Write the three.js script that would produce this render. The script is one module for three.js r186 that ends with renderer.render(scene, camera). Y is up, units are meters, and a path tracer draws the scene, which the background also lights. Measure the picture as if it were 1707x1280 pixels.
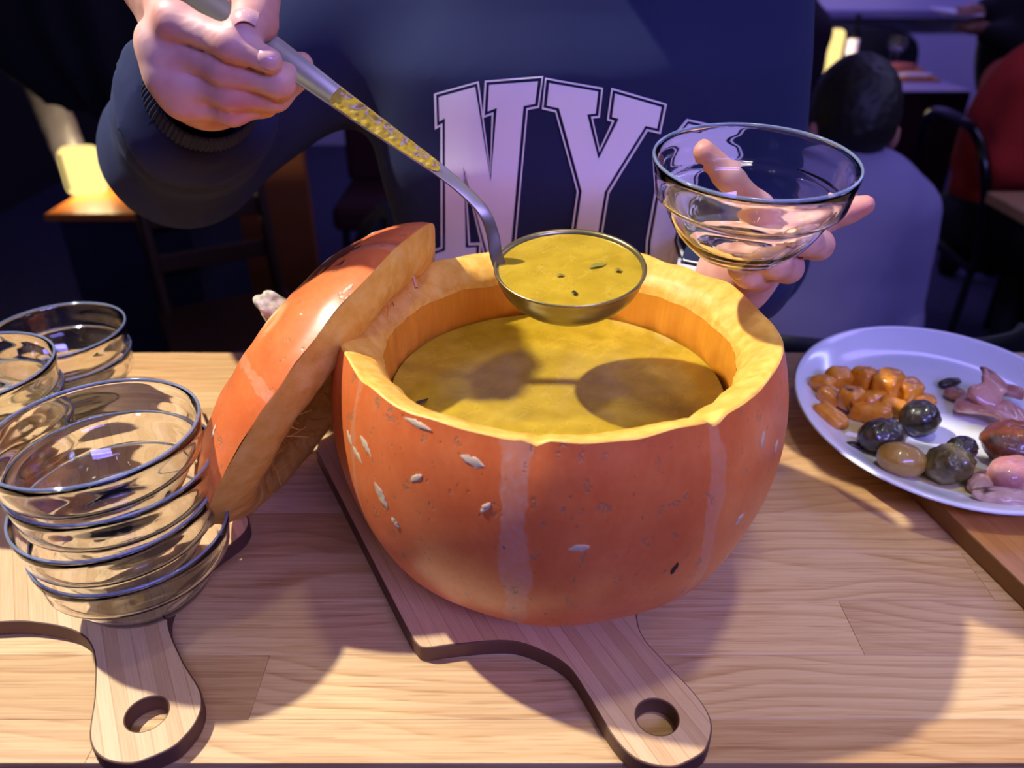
import * as THREE from 'three';
import { RectAreaLightUniformsLib } from 'three/addons/lights/RectAreaLightUniformsLib.js';
import { RoundedBoxGeometry } from 'three/addons/geometries/RoundedBoxGeometry.js';
import { ImprovedNoise } from 'three/addons/math/ImprovedNoise.js';
import { mergeGeometries, mergeVertices } from 'three/addons/utils/BufferGeometryUtils.js';

// ---------------------------------------------------------------- camera, lights, exposure
const V = (x, y, z) => new THREE.Vector3(x, y, z);
const scene = new THREE.Scene();
scene.background = new THREE.Color(0x000000);
const CY = 1.52, TY = 1.12, FPX = 1300, PITCH = Math.PI / 6;
const camera = new THREE.PerspectiveCamera(2 * Math.atan(640 / FPX) * 180 / Math.PI, 1707 / 1280, 0.03, 40);
camera.position.set(0, CY, 0);
camera.lookAt(0, CY - Math.sin(PITCH), -Math.cos(PITCH));
camera.focus = 0.5; camera.userData.fStop = 6;
const renderer = new THREE.WebGLRenderer({ antialias: true });
renderer.toneMapping = THREE.LinearToneMapping;
renderer.toneMappingExposure = 1.08;
renderer.shadowMap.enabled = true;
RectAreaLightUniformsLib.init();

function spot(from, to, color, cd, angleDeg, blend, radius) {
  const l = new THREE.SpotLight(color, cd, 0, angleDeg * Math.PI / 180, blend, 2);
  l.position.copy(from); l.target.position.copy(to); l.castShadow = true; l.shadow.radius = radius;
  l.shadow.mapSize.set(2048, 2048);
  scene.add(l); scene.add(l.target);
  return l;
}
function areaLight(from, to, w, h, color, nits) {
  const l = new THREE.RectAreaLight(color, nits, w, h);
  l.position.copy(from); l.lookAt(to); scene.add(l);
  return l;
}
// warm ceiling spots over the table: one from the left, one nearly overhead
const KEY_FROM = V(-1.03, TY + 1.72, -0.66), KEY_TO = V(0.03, TY + 0.15, -0.42);
const TOP_FROM = V(0.3, TY + 1.72, -0.42), TOP_TO = V(0.22, TY, -0.26);
spot(KEY_FROM, KEY_TO, new THREE.Color(1, 0.96, 0.85), 17, 33, 0.5, 1.5);
spot(TOP_FROM, TOP_TO, new THREE.Color(1, 0.94, 0.82), 2.5, 18, 0.9, 4);
// violet stage panel up behind the viewer on the right
const LED_FROM = V(0.8, 2.5, 1.15), LED_TO = V(0.25, 1.25, -0.7);
areaLight(LED_FROM, LED_TO, 1.1, 0.3, new THREE.Color(0.31, 0.28, 1.0), 31);
// violet wash over the far wall, and a dim one over the room
const WASH_FROM = V(1.6, 2.86, -4.6), WASH_TO = V(1.8, 0.9, -6.4);
areaLight(WASH_FROM, WASH_TO, 3.0, 0.2, new THREE.Color(0.35, 0.28, 1.0), 28);
const ROOM_FROM = V(1.7, 2.9, -2.4), ROOM_TO = V(1.4, 0.6, -2.2);
areaLight(ROOM_FROM, ROOM_TO, 1.2, 0.6, new THREE.Color(0.44, 0.37, 1.0), 3.6);

// added pale blue fill grazing the ceiling, to brighten reflections in the glass rims
const ADDED_FILL_FROM = V(2.4, 2.45, -0.9), ADDED_FILL_TO = V(0.2, 3.05, -0.7);
areaLight(ADDED_FILL_FROM, ADDED_FILL_TO, 3.2, 0.16, new THREE.Color(0.58, 0.62, 1.0), 8);

// weak twin downlights along the ceiling
const DOWN = []; for (const [x, z] of [[-0.75, 0.35], [-0.15, 0.8], [0.9, -0.1], [-0.6, -1.3]]) for (const o of [0, 0.16]) DOWN.push(V(x + o * 0.4, 2.9, z + o));
for (const p of DOWN) spot(p, p.clone().setY(0), new THREE.Color(1, 0.95, 0.88), 0.11, 60, 0.6, 1);

// ---------------------------------------------------------------- helpers
let seed = 12345;
const rnd = () => { seed = (seed + 0x6d2b79f5) | 0; let t = Math.imul(seed ^ (seed >>> 15), 1 | seed); t = (t + Math.imul(t ^ (t >>> 7), 61 | t)) ^ t; return ((t ^ (t >>> 14)) >>> 0) / 4294967296; };
const rr = (a, b) => a + (b - a) * rnd();
const PN = new ImprovedNoise();
const noise = (x, y, z) => PN.noise(x + 31.7, y + 17.3, z + 5.1);
const fbm = (x, y, z, o = 4) => { let s = 0, a = 0.5; for (let i = 0; i < o; i++) { s += a * noise(x, y, z); x *= 2.03; y *= 2.03; z *= 2.03; a *= 0.5; } return s; };
const clamp = (x, a = 0, b = 1) => Math.min(b, Math.max(a, x));
const mix = (a, b, t) => a + (b - a) * t;
const sstep = (a, b, x) => { const t = clamp((x - a) / (b - a)); return t * t * (3 - 2 * t); };
const lerp3 = (a, b, t) => [mix(a[0], b[0], t), mix(a[1], b[1], t), mix(a[2], b[2], t)];
const SP = Math.sin(PITCH), CP = Math.cos(PITCH);
const rayDir = (px, py) => { const a = (px - 853.5) / FPX, b = (640 - py) / FPX; return V(a, -SP + b * CP, -CP - b * SP); };
const D = (px, py, dep) => rayDir(px, py).multiplyScalar(dep).add(camera.position);           // pixel at a depth
const T = (px, py, h = 0) => { const d = rayDir(px, py); return d.multiplyScalar((TY + h - CY) / d.y).add(camera.position); };   // pixel on a level surface
const names = {};
function named(n) { const k = names[n] = (names[n] ?? -1) + 1; return k ? `${n}_${String(k).padStart(3, '0')}` : n; }
function tag(o, label, category, group, kind) { if (label) o.userData.label = label; if (category) o.userData.category = category; if (group) o.userData.group = group; if (kind) o.userData.kind = kind; return o; }
function thing(name, label, category, pos, group) { const g = new THREE.Group(); g.name = named(name); if (pos) g.position.copy(pos); scene.add(g); return tag(g, label, category, group); }
function mesh(name, geo, mat, parent) { const m = new THREE.Mesh(geo, mat); m.name = parent ? name : named(name); m.castShadow = m.receiveShadow = true; (parent || scene).add(m); return m; }
function single(name, geo, mat, label, category, pos, group) { const m = mesh(name, geo, mat); if (pos) m.position.copy(pos); return tag(m, label, category, group); }
function struct(name, geo, mat) { const m = mesh(name, geo, mat); m.userData.kind = 'structure'; return m; }
const lin = (hex) => { const c = new THREE.Color(hex); return [c.r, c.g, c.b]; };
const std = (hex, rough = 0.7, extra = {}) => new THREE.MeshStandardMaterial({ color: hex, roughness: rough, ...extra });
const phys = (hex, rough = 0.5, extra = {}) => new THREE.MeshPhysicalMaterial({ color: hex, roughness: rough, ...extra });
function dataTex(w, h, fn, srgb = true) {       // fn(u, v) -> [r, g, b] in 0..1 (sRGB values when srgb)
  const a = new Uint8Array(w * h * 4);
  for (let j = 0; j < h; j++) for (let i = 0; i < w; i++) {
    const c = fn((i + 0.5) / w, (j + 0.5) / h), k = (j * w + i) * 4;
    a[k] = clamp(c[0]) * 255; a[k + 1] = clamp(c[1]) * 255; a[k + 2] = clamp(c[2]) * 255; a[k + 3] = 255;
  }
  const t = new THREE.DataTexture(a, w, h); t.wrapS = t.wrapT = THREE.RepeatWrapping; t.magFilter = THREE.LinearFilter; t.minFilter = THREE.LinearMipmapLinearFilter; t.generateMipmaps = true;
  if (srgb) t.colorSpace = THREE.SRGBColorSpace;
  t.needsUpdate = true; return t;
}
const rgb = (hex) => [(hex >> 16 & 255) / 255, (hex >> 8 & 255) / 255, (hex & 255) / 255];
// surface nets over a distance function
function sdfGeo(fn, lo, hi, cell) {
  const nx = Math.ceil((hi.x - lo.x) / cell) + 1, ny = Math.ceil((hi.y - lo.y) / cell) + 1, nz = Math.ceil((hi.z - lo.z) / cell) + 1;
  const f = new Float32Array(nx * ny * nz), id = new Int32Array(nx * ny * nz).fill(-1);
  let k = 0;
  for (let z = 0; z < nz; z++) for (let y = 0; y < ny; y++) for (let x = 0; x < nx; x++) f[k++] = fn(lo.x + x * cell, lo.y + y * cell, lo.z + z * cell);
  const pos = [], idx = [], sx = 1, sy = nx, sz = nx * ny, off = [0, sx, sy, sx + sy, sz, sx + sz, sy + sz, sx + sy + sz];
  const E = [[0, 1], [2, 3], [4, 5], [6, 7], [0, 2], [1, 3], [4, 6], [5, 7], [0, 4], [1, 5], [2, 6], [3, 7]];
  for (let z = 0; z < nz - 1; z++) for (let y = 0; y < ny - 1; y++) for (let x = 0; x < nx - 1; x++) {
    const b = x + y * sy + z * sz; let n = 0, cx = 0, cy = 0, cz = 0, neg = 0;
    for (let c = 0; c < 8; c++) if (f[b + off[c]] < 0) neg++;
    if (neg === 0 || neg === 8) continue;
    for (const [p, q] of E) { const a = f[b + off[p]], d = f[b + off[q]]; if ((a < 0) === (d < 0)) continue; const t = a / (a - d);
      cx += mix(p & 1, q & 1, t); cy += mix(p >> 1 & 1, q >> 1 & 1, t); cz += mix(p >> 2 & 1, q >> 2 & 1, t); n++; }
    id[b] = pos.length / 3; pos.push(lo.x + (x + cx / n) * cell, lo.y + (y + cy / n) * cell, lo.z + (z + cz / n) * cell);
  }
  const quad = (a, b, c, d, flip) => { if (a < 0 || b < 0 || c < 0 || d < 0) return; flip ? idx.push(a, c, b, a, d, c) : idx.push(a, b, c, a, c, d); };
  for (let z = 1; z < nz - 1; z++) for (let y = 1; y < ny - 1; y++) for (let x = 1; x < nx - 1; x++) {
    const b = x + y * sy + z * sz, a = f[b] < 0;
    if (a !== (f[b + sx] < 0)) quad(id[b - sy - sz], id[b - sz], id[b], id[b - sy], !a);
    if (a !== (f[b + sy] < 0)) quad(id[b - sx - sz], id[b - sx], id[b], id[b - sz], !a);
    if (a !== (f[b + sz] < 0)) quad(id[b - sx - sy], id[b - sy], id[b], id[b - sx], !a);
  }
  const g = new THREE.BufferGeometry();
  g.setAttribute('position', new THREE.Float32BufferAttribute(pos, 3)); g.setIndex(idx);
  g.computeVertexNormals();
  return g;
}
const smin = (a, b, k) => { const h = Math.max(k - Math.abs(a - b), 0) / k; return Math.min(a, b) - h * h * k * 0.25; };
function cap(x, y, z, a, b, ra, rb) {          // tapered capsule
  const bx = b.x - a.x, by = b.y - a.y, bz = b.z - a.z, px = x - a.x, py = y - a.y, pz = z - a.z;
  const h = clamp((px * bx + py * by + pz * bz) / (bx * bx + by * by + bz * bz));
  return Math.hypot(px - bx * h, py - by * h, pz - bz * h) - mix(ra, rb, h);
}
const ell = (x, y, z, c, rx, ry, rz) => { const k = Math.hypot((x - c.x) / rx, (y - c.y) / ry, (z - c.z) / rz); return (k - 1) * Math.min(rx, ry, rz); };
function paint(g, fn) {                        // vertex colours, linear
  const p = g.attributes.position, c = new Float32Array(p.count * 3);
  for (let i = 0; i < p.count; i++) { const q = fn(p.getX(i), p.getY(i), p.getZ(i), i); c[3 * i] = q[0]; c[3 * i + 1] = q[1]; c[3 * i + 2] = q[2]; }
  g.setAttribute('color', new THREE.BufferAttribute(c, 3)); return g;
}
const bare = (g) => { const h = g.index ? g.clone() : mergeVertices(g); for (const k of Object.keys(h.attributes)) if (k !== 'position' && k !== 'normal') h.deleteAttribute(k); return h; };
function grid(nu, nv, fn, closeU = false, uvFn) {   // fn(u, v) -> Vector3
  const pos = [], uv = [], idx = [];
  for (let j = 0; j <= nv; j++) for (let i = 0; i <= nu; i++) { const u = i / nu, v = j / nv, p = fn(u, v); pos.push(p.x, p.y, p.z); const q = uvFn ? uvFn(u, v) : [u, v]; uv.push(q[0], q[1]); }
  for (let j = 0; j < nv; j++) for (let i = 0; i < nu; i++) { const a = j * (nu + 1) + i, b = a + 1, c = a + nu + 1, d = c + 1; idx.push(a, b, d, a, d, c); }
  const g = new THREE.BufferGeometry(); g.setAttribute('position', new THREE.Float32BufferAttribute(pos, 3)); g.setAttribute('uv', new THREE.Float32BufferAttribute(uv, 2)); g.setIndex(idx); g.computeVertexNormals();
  if (closeU) { const n = g.attributes.normal; for (let j = 0; j <= nv; j++) { const a = j * (nu + 1), b = a + nu; const x = n.getX(a) + n.getX(b), y = n.getY(a) + n.getY(b), z = n.getZ(a) + n.getZ(b), l = Math.hypot(x, y, z) || 1; n.setXYZ(a, x / l, y / l, z / l); n.setXYZ(b, x / l, y / l, z / l); } }
  return g;
}
function bevelBox(x0, x1, y0, y1, z0, z1, b, uo = 0, vo = 0) {
  const pos = [], uv = [];
  const q = (...p) => { for (const k of [0, 1, 2, 0, 2, 3]) { pos.push(...p[k]); uv.push(p[k][0] + uo, p[k][2] + p[k][1] + vo); } };
  const t = y1 - b, X0 = x0 + b, X1 = x1 - b, Z0 = z0 + b, Z1 = z1 - b;
  q([X0, y1, Z1], [X1, y1, Z1], [X1, y1, Z0], [X0, y1, Z0]);
  q([x0, t, z1], [x1, t, z1], [X1, y1, Z1], [X0, y1, Z1]); q([x1, t, z0], [x0, t, z0], [X0, y1, Z0], [X1, y1, Z0]);
  q([x1, t, z1], [x1, t, z0], [X1, y1, Z0], [X1, y1, Z1]); q([x0, t, z0], [x0, t, z1], [X0, y1, Z1], [X0, y1, Z0]);
  q([x0, y0, z1], [x1, y0, z1], [x1, t, z1], [x0, t, z1]); q([x1, y0, z0], [x0, y0, z0], [x0, t, z0], [x1, t, z0]);
  q([x1, y0, z1], [x1, y0, z0], [x1, t, z0], [x1, t, z1]); q([x0, y0, z0], [x0, y0, z1], [x0, t, z1], [x0, t, z0]);
  q([x0, y0, z0], [x1, y0, z0], [x1, y0, z1], [x0, y0, z1]);
  const g = new THREE.BufferGeometry(); g.setAttribute('position', new THREE.Float32BufferAttribute(pos, 3)); g.setAttribute('uv', new THREE.Float32BufferAttribute(uv, 2)); g.computeVertexNormals(); return g;
}
const box = (w, h, d, r = 0.005) => new RoundedBoxGeometry(w, h, d, 2, Math.min(r, w / 2.1, h / 2.1, d / 2.1));
const place = (g, p) => g.clone().translate(p.x, p.y, p.z);
function tube(pts, r, seg = 40, rs = 8, closed = false) { return new THREE.TubeGeometry(new THREE.CatmullRomCurve3(pts, closed, 'centripetal'), seg, r, rs, closed); }

// ---------------------------------------------------------------- materials
const oakTex = dataTex(2048, 1024, (u, v) => {
  const x = u * 1.2, y = v * 0.6;                              // metres, grain along x
  const wrap = (f) => { const k = sstep(0.85, 1, u); return mix(f(x, y), f(x - 1.2, y), k); };
  const warp = wrap((a, b) => fbm(a * 2.2, b * 7, 3, 3)) * 0.075 + wrap((a, b) => fbm(a * 9, b * 24, 8, 2)) * 0.008;
  const ring = (y + warp) * 96, fr = ring - Math.floor(ring);
  const late = Math.pow(fr, 3) * (1 - sstep(0.86, 1, fr)) * 1.25 * (0.7 + 0.8 * noise(Math.floor(ring) * 3.1, 0.5, 1));
  const pore = sstep(0.22, 0.5, wrap((a, b) => noise(a * 26, b * 1300, 4)));
  const fine = wrap((a, b) => fbm(a * 8, b * 520, 1, 3)), blot = wrap((a, b) => fbm(a * 3, b * 9, 12, 3));
  let c = lerp3(rgb(0xdcbf92), rgb(0xae8452), clamp(late * 0.62 + fine * 0.65 + blot * 0.45 + 0.12));
  c = lerp3(c, rgb(0x94693e), pore * (0.24 + 0.4 * clamp(late)));
  return c;
});
oakTex.repeat.set(1 / 1.2, 1 / 0.6);
const oakBump = oakTex;
const oak = [0xffffff, 0xf6ead8, 0xf1ddc4, 0xfff6e4, 0xe9d6bb].map((h) => phys(h, 0.46, { map: oakTex, bumpMap: oakBump, bumpScale: 0.00012, clearcoat: 0.12, clearcoatRoughness: 0.4 }));
const bambooTex = dataTex(1024, 1024, (u, v) => {              // 0.32 m square, grain along v
  const s = u * 40, n = Math.floor(s), e = Math.abs(s - n - 0.5) * 2, tone = noise(n * 7.3, 2, 1) * 0.5 + noise(n * 1.9, 9, 4) * 0.4;
  const fib = noise(u * 420, v * 9, 2) * 0.5 + noise(u * 900, v * 16, 7) * 0.4;
  let c = lerp3(rgb(0xdcb98a), rgb(0xb98d5c), clamp(0.35 + tone * 0.9 + fib * 0.5));
  if (e > 0.94) c = lerp3(c, rgb(0x9a7044), 0.4);
  return c;
});
bambooTex.repeat.set(1 / 0.32, 1 / 0.32);
const bamboo = phys(0xffffff, 0.5, { map: bambooTex, bumpMap: bambooTex, bumpScale: 0.0001 });
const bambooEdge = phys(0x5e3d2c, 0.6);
const bambooAmber = phys(0xf3cf9c, 0.45, { map: bambooTex });
const glassMat = new THREE.MeshPhysicalMaterial({ color: 0xffffff, roughness: 0.0, transmission: 1, thickness: 0.003, ior: 1.48, metalness: 0, specularIntensity: 1 });
const steel = phys(0x9a9280, 0.38, { metalness: 1 });
const black = std(0x0b0b0f, 0.5), darkWood = std(0x3a2012, 0.5), porcelain = phys(0xeef0f8, 0.16, { clearcoat: 0.6, clearcoatRoughness: 0.08 });
const skin = phys(0xffffff, 0.5, { vertexColors: true, sheen: 0.2 });
const navy = phys(0x18224a, 0.92, { sheen: 0.12, sheenColor: new THREE.Color(0x3c4c8a), sheenRoughness: 0.7 });

// ---------------------------------------------------------------- the room
{
  const X0 = -3.2, X1 = 4.2, Z0 = -6.6, Z1 = 2.6, CE = 3.05;
  const carpet = dataTex(512, 512, (u, v) => { const n = fbm(u * 60, v * 60, 2, 3); return lerp3(rgb(0x4a4660), rgb(0x2e2b40), clamp(0.5 + n)); }); carpet.repeat.set(1, 1);
  const fg = new THREE.BoxGeometry(X1 - X0 + 0.4, 0.1, Z1 - Z0 + 0.4); { const uv = fg.attributes.uv; for (let i = 0; i < uv.count; i++) uv.setXY(i, uv.getX(i) * 6, uv.getY(i) * 6); }
  struct('floor', place(fg, V((X0 + X1) / 2, -0.05, (Z0 + Z1) / 2)), std(0xffffff, 0.95, { map: carpet }));
  struct('ceiling', place(new THREE.BoxGeometry(X1 - X0 + 0.4, 0.1, Z1 - Z0 + 0.4), V((X0 + X1) / 2, CE + 0.05, (Z0 + Z1) / 2)), std(0x9a98a6, 0.9));
  struct('wall_back', place(new THREE.BoxGeometry(X1 - X0 + 0.4, CE, 0.1), V((X0 + X1) / 2, CE / 2, Z0 - 0.05)), std(0xb9b4cc, 0.8));
  struct('wall_front', place(new THREE.BoxGeometry(X1 - X0 + 0.4, CE, 0.1), V((X0 + X1) / 2, CE / 2, Z1 + 0.05)), std(0x2a2733, 0.9));
  struct('wall_left', place(new THREE.BoxGeometry(0.1, CE, Z1 - Z0), V(X0 - 0.05, CE / 2, (Z0 + Z1) / 2)), std(0x1f1a1a, 0.9));
  struct('wall_right', place(new THREE.BoxGeometry(0.1, CE, Z1 - Z0), V(X1 + 0.05, CE / 2, (Z0 + Z1) / 2)), std(0x26222e, 0.9));
  struct('trim_1', place(box(4.6, 0.05, 0.12, 0.01), V(1.9, 0.985, Z0 + 0.06)), std(0x6a6480, 0.6));
}
// lamp fittings out of the frame
function spotLamp(from, to, label, color, name = 'ceiling_spot', group) {
  const g = thing(name, label, 'lamp', from.clone(), group);
  g.quaternion.setFromUnitVectors(V(0, -1, 0), to.clone().sub(from).normalize());
  mesh('housing', new THREE.LatheGeometry([[0.0, 0.15], [0.036, 0.15], [0.045, 0.14], [0.045, 0.012], [0.041, 0.012], [0.041, 0.022], [0.0, 0.022]].map((p) => new THREE.Vector2(...p)), 24), black, g);
  mesh('lens', new THREE.CylinderGeometry(0.036, 0.036, 0.004, 24).translate(0, 0.016, 0), std(0x000000, 0.4, { emissive: color, emissiveIntensity: 6 }), g);
  mesh('stem', new THREE.CylinderGeometry(0.008, 0.008, 0.12, 8).translate(0, 0.2, 0), black, g);
}
spotLamp(KEY_FROM, KEY_TO, 'black ceiling spot lamp aimed at the pumpkin from the side', 0xffe2b8);
spotLamp(TOP_FROM, TOP_TO, 'black ceiling spot lamp hanging straight above the table', 0xffdcae);
['over the glass bowls', 'over the table edge facing the person', 'over the white plate', 'over the coat stand'].forEach((w, i) => {
  const g = thing('twin_downlight', `black twin headed ceiling downlight ${w}`, 'lamp', DOWN[2 * i].clone());
  mesh('mounting_bar', box(0.05, 0.03, 0.26, 0.004).translate(0.032, 0.13, 0.08), black, g);
  for (const k of [0, 1]) { const o = DOWN[2 * i + k].clone().sub(DOWN[2 * i]); mesh('housing', new THREE.LatheGeometry([[0.0, 0.12], [0.03, 0.12], [0.034, 0.11], [0.034, 0.012], [0.03, 0.012], [0.03, 0.02], [0.0, 0.02]].map((p) => new THREE.Vector2(...p)), 20).translate(o.x, o.y, o.z), black, g); mesh('lens', new THREE.CylinderGeometry(0.026, 0.026, 0.004, 20).translate(o.x, 0.015, o.z), std(0x000000, 0.4, { emissive: 0xfff2e0, emissiveIntensity: 4 }), g); }
});
function ledBar(from, to, w, h, label, name = 'led_panel', glow = 2) {
  const g = thing(name, label, 'light panel', from.clone()); g.lookAt(to);
  mesh('housing', box(w + 0.06, h + 0.06, 0.05, 0.01).translate(0, 0, -0.045), black, g);
  mesh('led_screen', new THREE.PlaneGeometry(w, h).translate(0, 0, -0.012), std(0x000000, 0.5, { emissive: 0x5a3cff, emissiveIntensity: glow }), g);
}
ledBar(LED_FROM, LED_TO, 1.1, 0.3, 'violet light panel hung high opposite the lettered sweatshirt');
ledBar(WASH_FROM, WASH_TO, 3.0, 0.2, 'long violet light panel washing the far pale wall');
ledBar(ADDED_FILL_FROM, ADDED_FILL_TO, 3.2, 0.16, 'added pale blue fill light panel aimed up at the ceiling', 'led_panel', 3);  // panel of the added ceiling fill, an invented source
ledBar(ROOM_FROM, ROOM_TO, 1.2, 0.6, 'dim violet ceiling panel above the seated guests', 'led_panel', 0.5);

// ---------------------------------------------------------------- the table of oak staves
{
  const t = thing('dining_table', 'high oak table of glued staves carrying pumpkin, bowls and plate', 'table', V(0, 0, 0));
  const X0 = -0.8, X1 = 0.86, ZF = -0.2705, ZB = -0.762;
  const rows = [ZF]; for (let z = -0.2985; z > ZB + 0.015; z -= 0.0473) rows.push(z); rows.push(ZB);
  const cuts = { 0: [-0.238, 0.062], 1: [-0.155, 0.34], 2: [-0.42, 0.226], 3: [-0.3, 0.335], 4: [-0.1, 0.43] };
  for (let r = 0; r < rows.length - 1; r++) {
    let xs;
    if (cuts[r]) xs = [X0, ...cuts[r], X1]; else { xs = [X0]; let x = X0 + rr(0.15, 0.4); while (x < X1 - 0.12) { xs.push(x); x += rr(0.28, 0.5); } xs.push(X1); }
    for (let i = 0; i < xs.length - 1; i++)
      mesh('plank', bevelBox(xs[i] + 0.00008, xs[i + 1] - 0.00008, TY - 0.03, TY, rows[r + 1] + 0.00008, rows[r] - 0.00008, 0.0002, rr(0, 1), rr(0, 0.6)), oak[Math.floor(rnd() * oak.length)], t);
  }
  mesh('frame', place(box(X1 - X0 - 0.2, 0.06, 0.3, 0.004), V((X0 + X1) / 2, TY - 0.0605, (ZF + ZB) / 2)), black, t);
  for (const x of [X0 + 0.3, X1 - 0.3]) { mesh('leg', place(box(0.08, TY - 0.09, 0.08, 0.006), V(x, (TY - 0.09) / 2, -0.516)), black, t); mesh('foot', place(box(0.4, 0.02, 0.4, 0.006), V(x, 0.0101, -0.516)), black, t); }
}
// ---------------------------------------------------------------- cutting boards
const BT = 0.012;
function boardGeo(prof, len, halfW, hole) {                  // prof: [along, half width] from the handle end; hole at the origin
  const right = prof.map(([a, w]) => new THREE.Vector2(w, -a));
  const sp = new THREE.SplineCurve(right).getPoints(70);
  const pts = [...sp, new THREE.Vector2(halfW, len - 0.02), new THREE.Vector2(halfW - 0.006, len - 0.006), new THREE.Vector2(halfW - 0.02, len)];
  const all = [...pts, ...pts.slice().reverse().map((p) => new THREE.Vector2(-p.x, p.y))];
  const s = new THREE.Shape(all);
  if (hole) { const h = new THREE.Path(); h.absellipse(0, 0, hole, hole, 0, Math.PI * 2, true); s.holes.push(h); }
  return new THREE.ExtrudeGeometry(s, { depth: BT - 0.002, bevelEnabled: true, bevelThickness: 0.001, bevelSize: 0.001, bevelSegments: 2, curveSegments: 32 }).rotateX(-Math.PI / 2).translate(0, 0.001, 0);
}
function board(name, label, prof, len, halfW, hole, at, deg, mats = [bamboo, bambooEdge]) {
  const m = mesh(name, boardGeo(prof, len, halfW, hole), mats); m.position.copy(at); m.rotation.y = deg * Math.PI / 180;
  return tag(m, label, 'cutting board');
}
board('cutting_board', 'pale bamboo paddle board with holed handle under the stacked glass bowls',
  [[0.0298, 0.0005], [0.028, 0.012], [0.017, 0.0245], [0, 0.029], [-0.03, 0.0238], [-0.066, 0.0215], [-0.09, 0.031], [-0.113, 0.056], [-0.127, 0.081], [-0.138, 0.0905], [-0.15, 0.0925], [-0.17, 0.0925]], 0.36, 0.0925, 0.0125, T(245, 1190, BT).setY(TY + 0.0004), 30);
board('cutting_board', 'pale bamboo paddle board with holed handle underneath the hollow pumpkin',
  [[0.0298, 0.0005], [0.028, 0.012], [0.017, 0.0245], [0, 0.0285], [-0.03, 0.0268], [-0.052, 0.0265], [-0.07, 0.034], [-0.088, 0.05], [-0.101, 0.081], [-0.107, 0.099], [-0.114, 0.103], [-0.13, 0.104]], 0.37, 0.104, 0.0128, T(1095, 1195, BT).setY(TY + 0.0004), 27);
{
  const s = new THREE.Shape(); s.moveTo(0, 0); s.lineTo(0.34, 0); s.lineTo(0.34, 0.33); s.lineTo(0, 0.33); s.closePath();
  const m = mesh('cutting_board', new THREE.ExtrudeGeometry(s, { depth: 0.013, bevelEnabled: true, bevelThickness: 0.001, bevelSize: 0.001, bevelSegments: 2 }).rotateX(-Math.PI / 2).translate(0, 0.001, 0), [bambooAmber, phys(0x8a6436, 0.5)]);
  m.position.set(0.36, TY + 0.0004, -0.335); m.rotation.y = 0.185;
  tag(m, 'amber wooden serving board with a straight edge under the white plate', 'cutting board');
}
// ---------------------------------------------------------------- the pumpkin
const PC = V(0.0294, TY + BT + 0.0006, -0.447);
const rimDip = (th) => 0.0016 * noise(Math.cos(th) * 5, Math.sin(th) * 5, 1) * 2 - 0.004 * Math.exp(-((th + 0.13) ** 2) / 0.0009) - 0.0045 * sstep(0.54, 0.555, th) * (1 - sstep(0.57, 0.64, th));
const lobes = (th) => 1 + 0.007 * Math.cos(th * 9 + 0.6) + 0.01 * noise(Math.cos(th) * 1.5, Math.sin(th) * 1.5, 4);
const HR = 0.175;
const outer = [[0, 0.004], [0.03, 0.0015], [0.05, 0], [0.075, 0.004], [0.102, 0.017], [0.125, 0.040], [0.1395, 0.070], [0.1455, 0.100], [0.1455, 0.130], [0.1415, 0.155], [0.1355, HR]];
function curve2(pts) { const c = new THREE.SplineCurve(pts.map((p) => new THREE.Vector2(...p))); return (t) => c.getPointAt(clamp(t)); }
const rindBands = [[-0.2, 0.062, 1], [0.56, 0.04, 0.75], [-0.98, 0.03, 0.8], [1.5, 0.04, 0.8], [2.3, 0.05, 1], [3.0, 0.05, 0.8], [-1.7, 0.04, 0.8], [-2.4, 0.06, 1]];
function rindColor(th, v, s = 1) {
  const n = fbm(Math.cos(th) * 5, Math.sin(th) * 5, v * 8, 4), m2 = fbm(Math.cos(th) * 40, Math.sin(th) * 40, v * 60, 3);
  let c = lerp3(rgb(0xec8042), rgb(0xdd6a32), clamp(0.5 + n * 1.1 + m2 * 0.5));
  for (const [a, w, k] of rindBands) {
    const ww = w * (0.85 + 0.5 * noise(v * 14, a * 9, 3)), d = Math.abs(((th - a - 0.05 * noise(v * 4, a * 7, 1) + Math.PI * 3) % (Math.PI * 2)) - Math.PI);
    const e = 1 - sstep(ww * 0.82, ww * 1.04, d + 0.012 * noise(v * 60, th * 40, 2));
    if (e > 0) c = lerp3(c, rgb(0xe0926a), e * k * (0.55 + 0.7 * clamp(0.45 + m2 * 1.2)));
  }
  const sp = noise(Math.cos(th) * 60 * s, Math.sin(th) * 60 * s, v * 75); if (sp > 0.6) c = lerp3(c, rgb(0x8a5a38), clamp((sp - 0.6) * 6) * 0.7);
  const sc = noise(Math.cos(th) * 22 + 9, Math.sin(th) * 22, v * 26), g2 = noise(Math.cos(th) * 120, Math.sin(th) * 120, v * 130);
  if (sc > 0.48 && g2 > 0.05) c = lerp3(c, rgb(0x9c7a58), 0.65);
  return c;
}
const rindTex = dataTex(2048, 1024, (u, v) => rindColor(u * 2 * Math.PI - Math.PI, v));
const rindMat = phys(0xffffff, 0.36, { map: rindTex, bumpMap: rindTex, bumpScale: 0.00035, clearcoat: 0.25, clearcoatRoughness: 0.35 });
const fleshTex = dataTex(1024, 512, (u, v) => {
  const n = fbm(u * 14, v * 10, 1, 4), f = noise(u * 160, v * 26, 3) * 0.5 + noise(u * 380, v * 60, 5) * 0.4;
  let c = lerp3(rgb(0xf4c25e), rgb(0xe2a034), clamp(0.4 + n * 1.3 + f * 0.35));
  return c;
});
const fleshMat = phys(0xffffff, 0.5, { map: fleshTex, bumpMap: fleshTex, bumpScale: 0.0012 });
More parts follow.
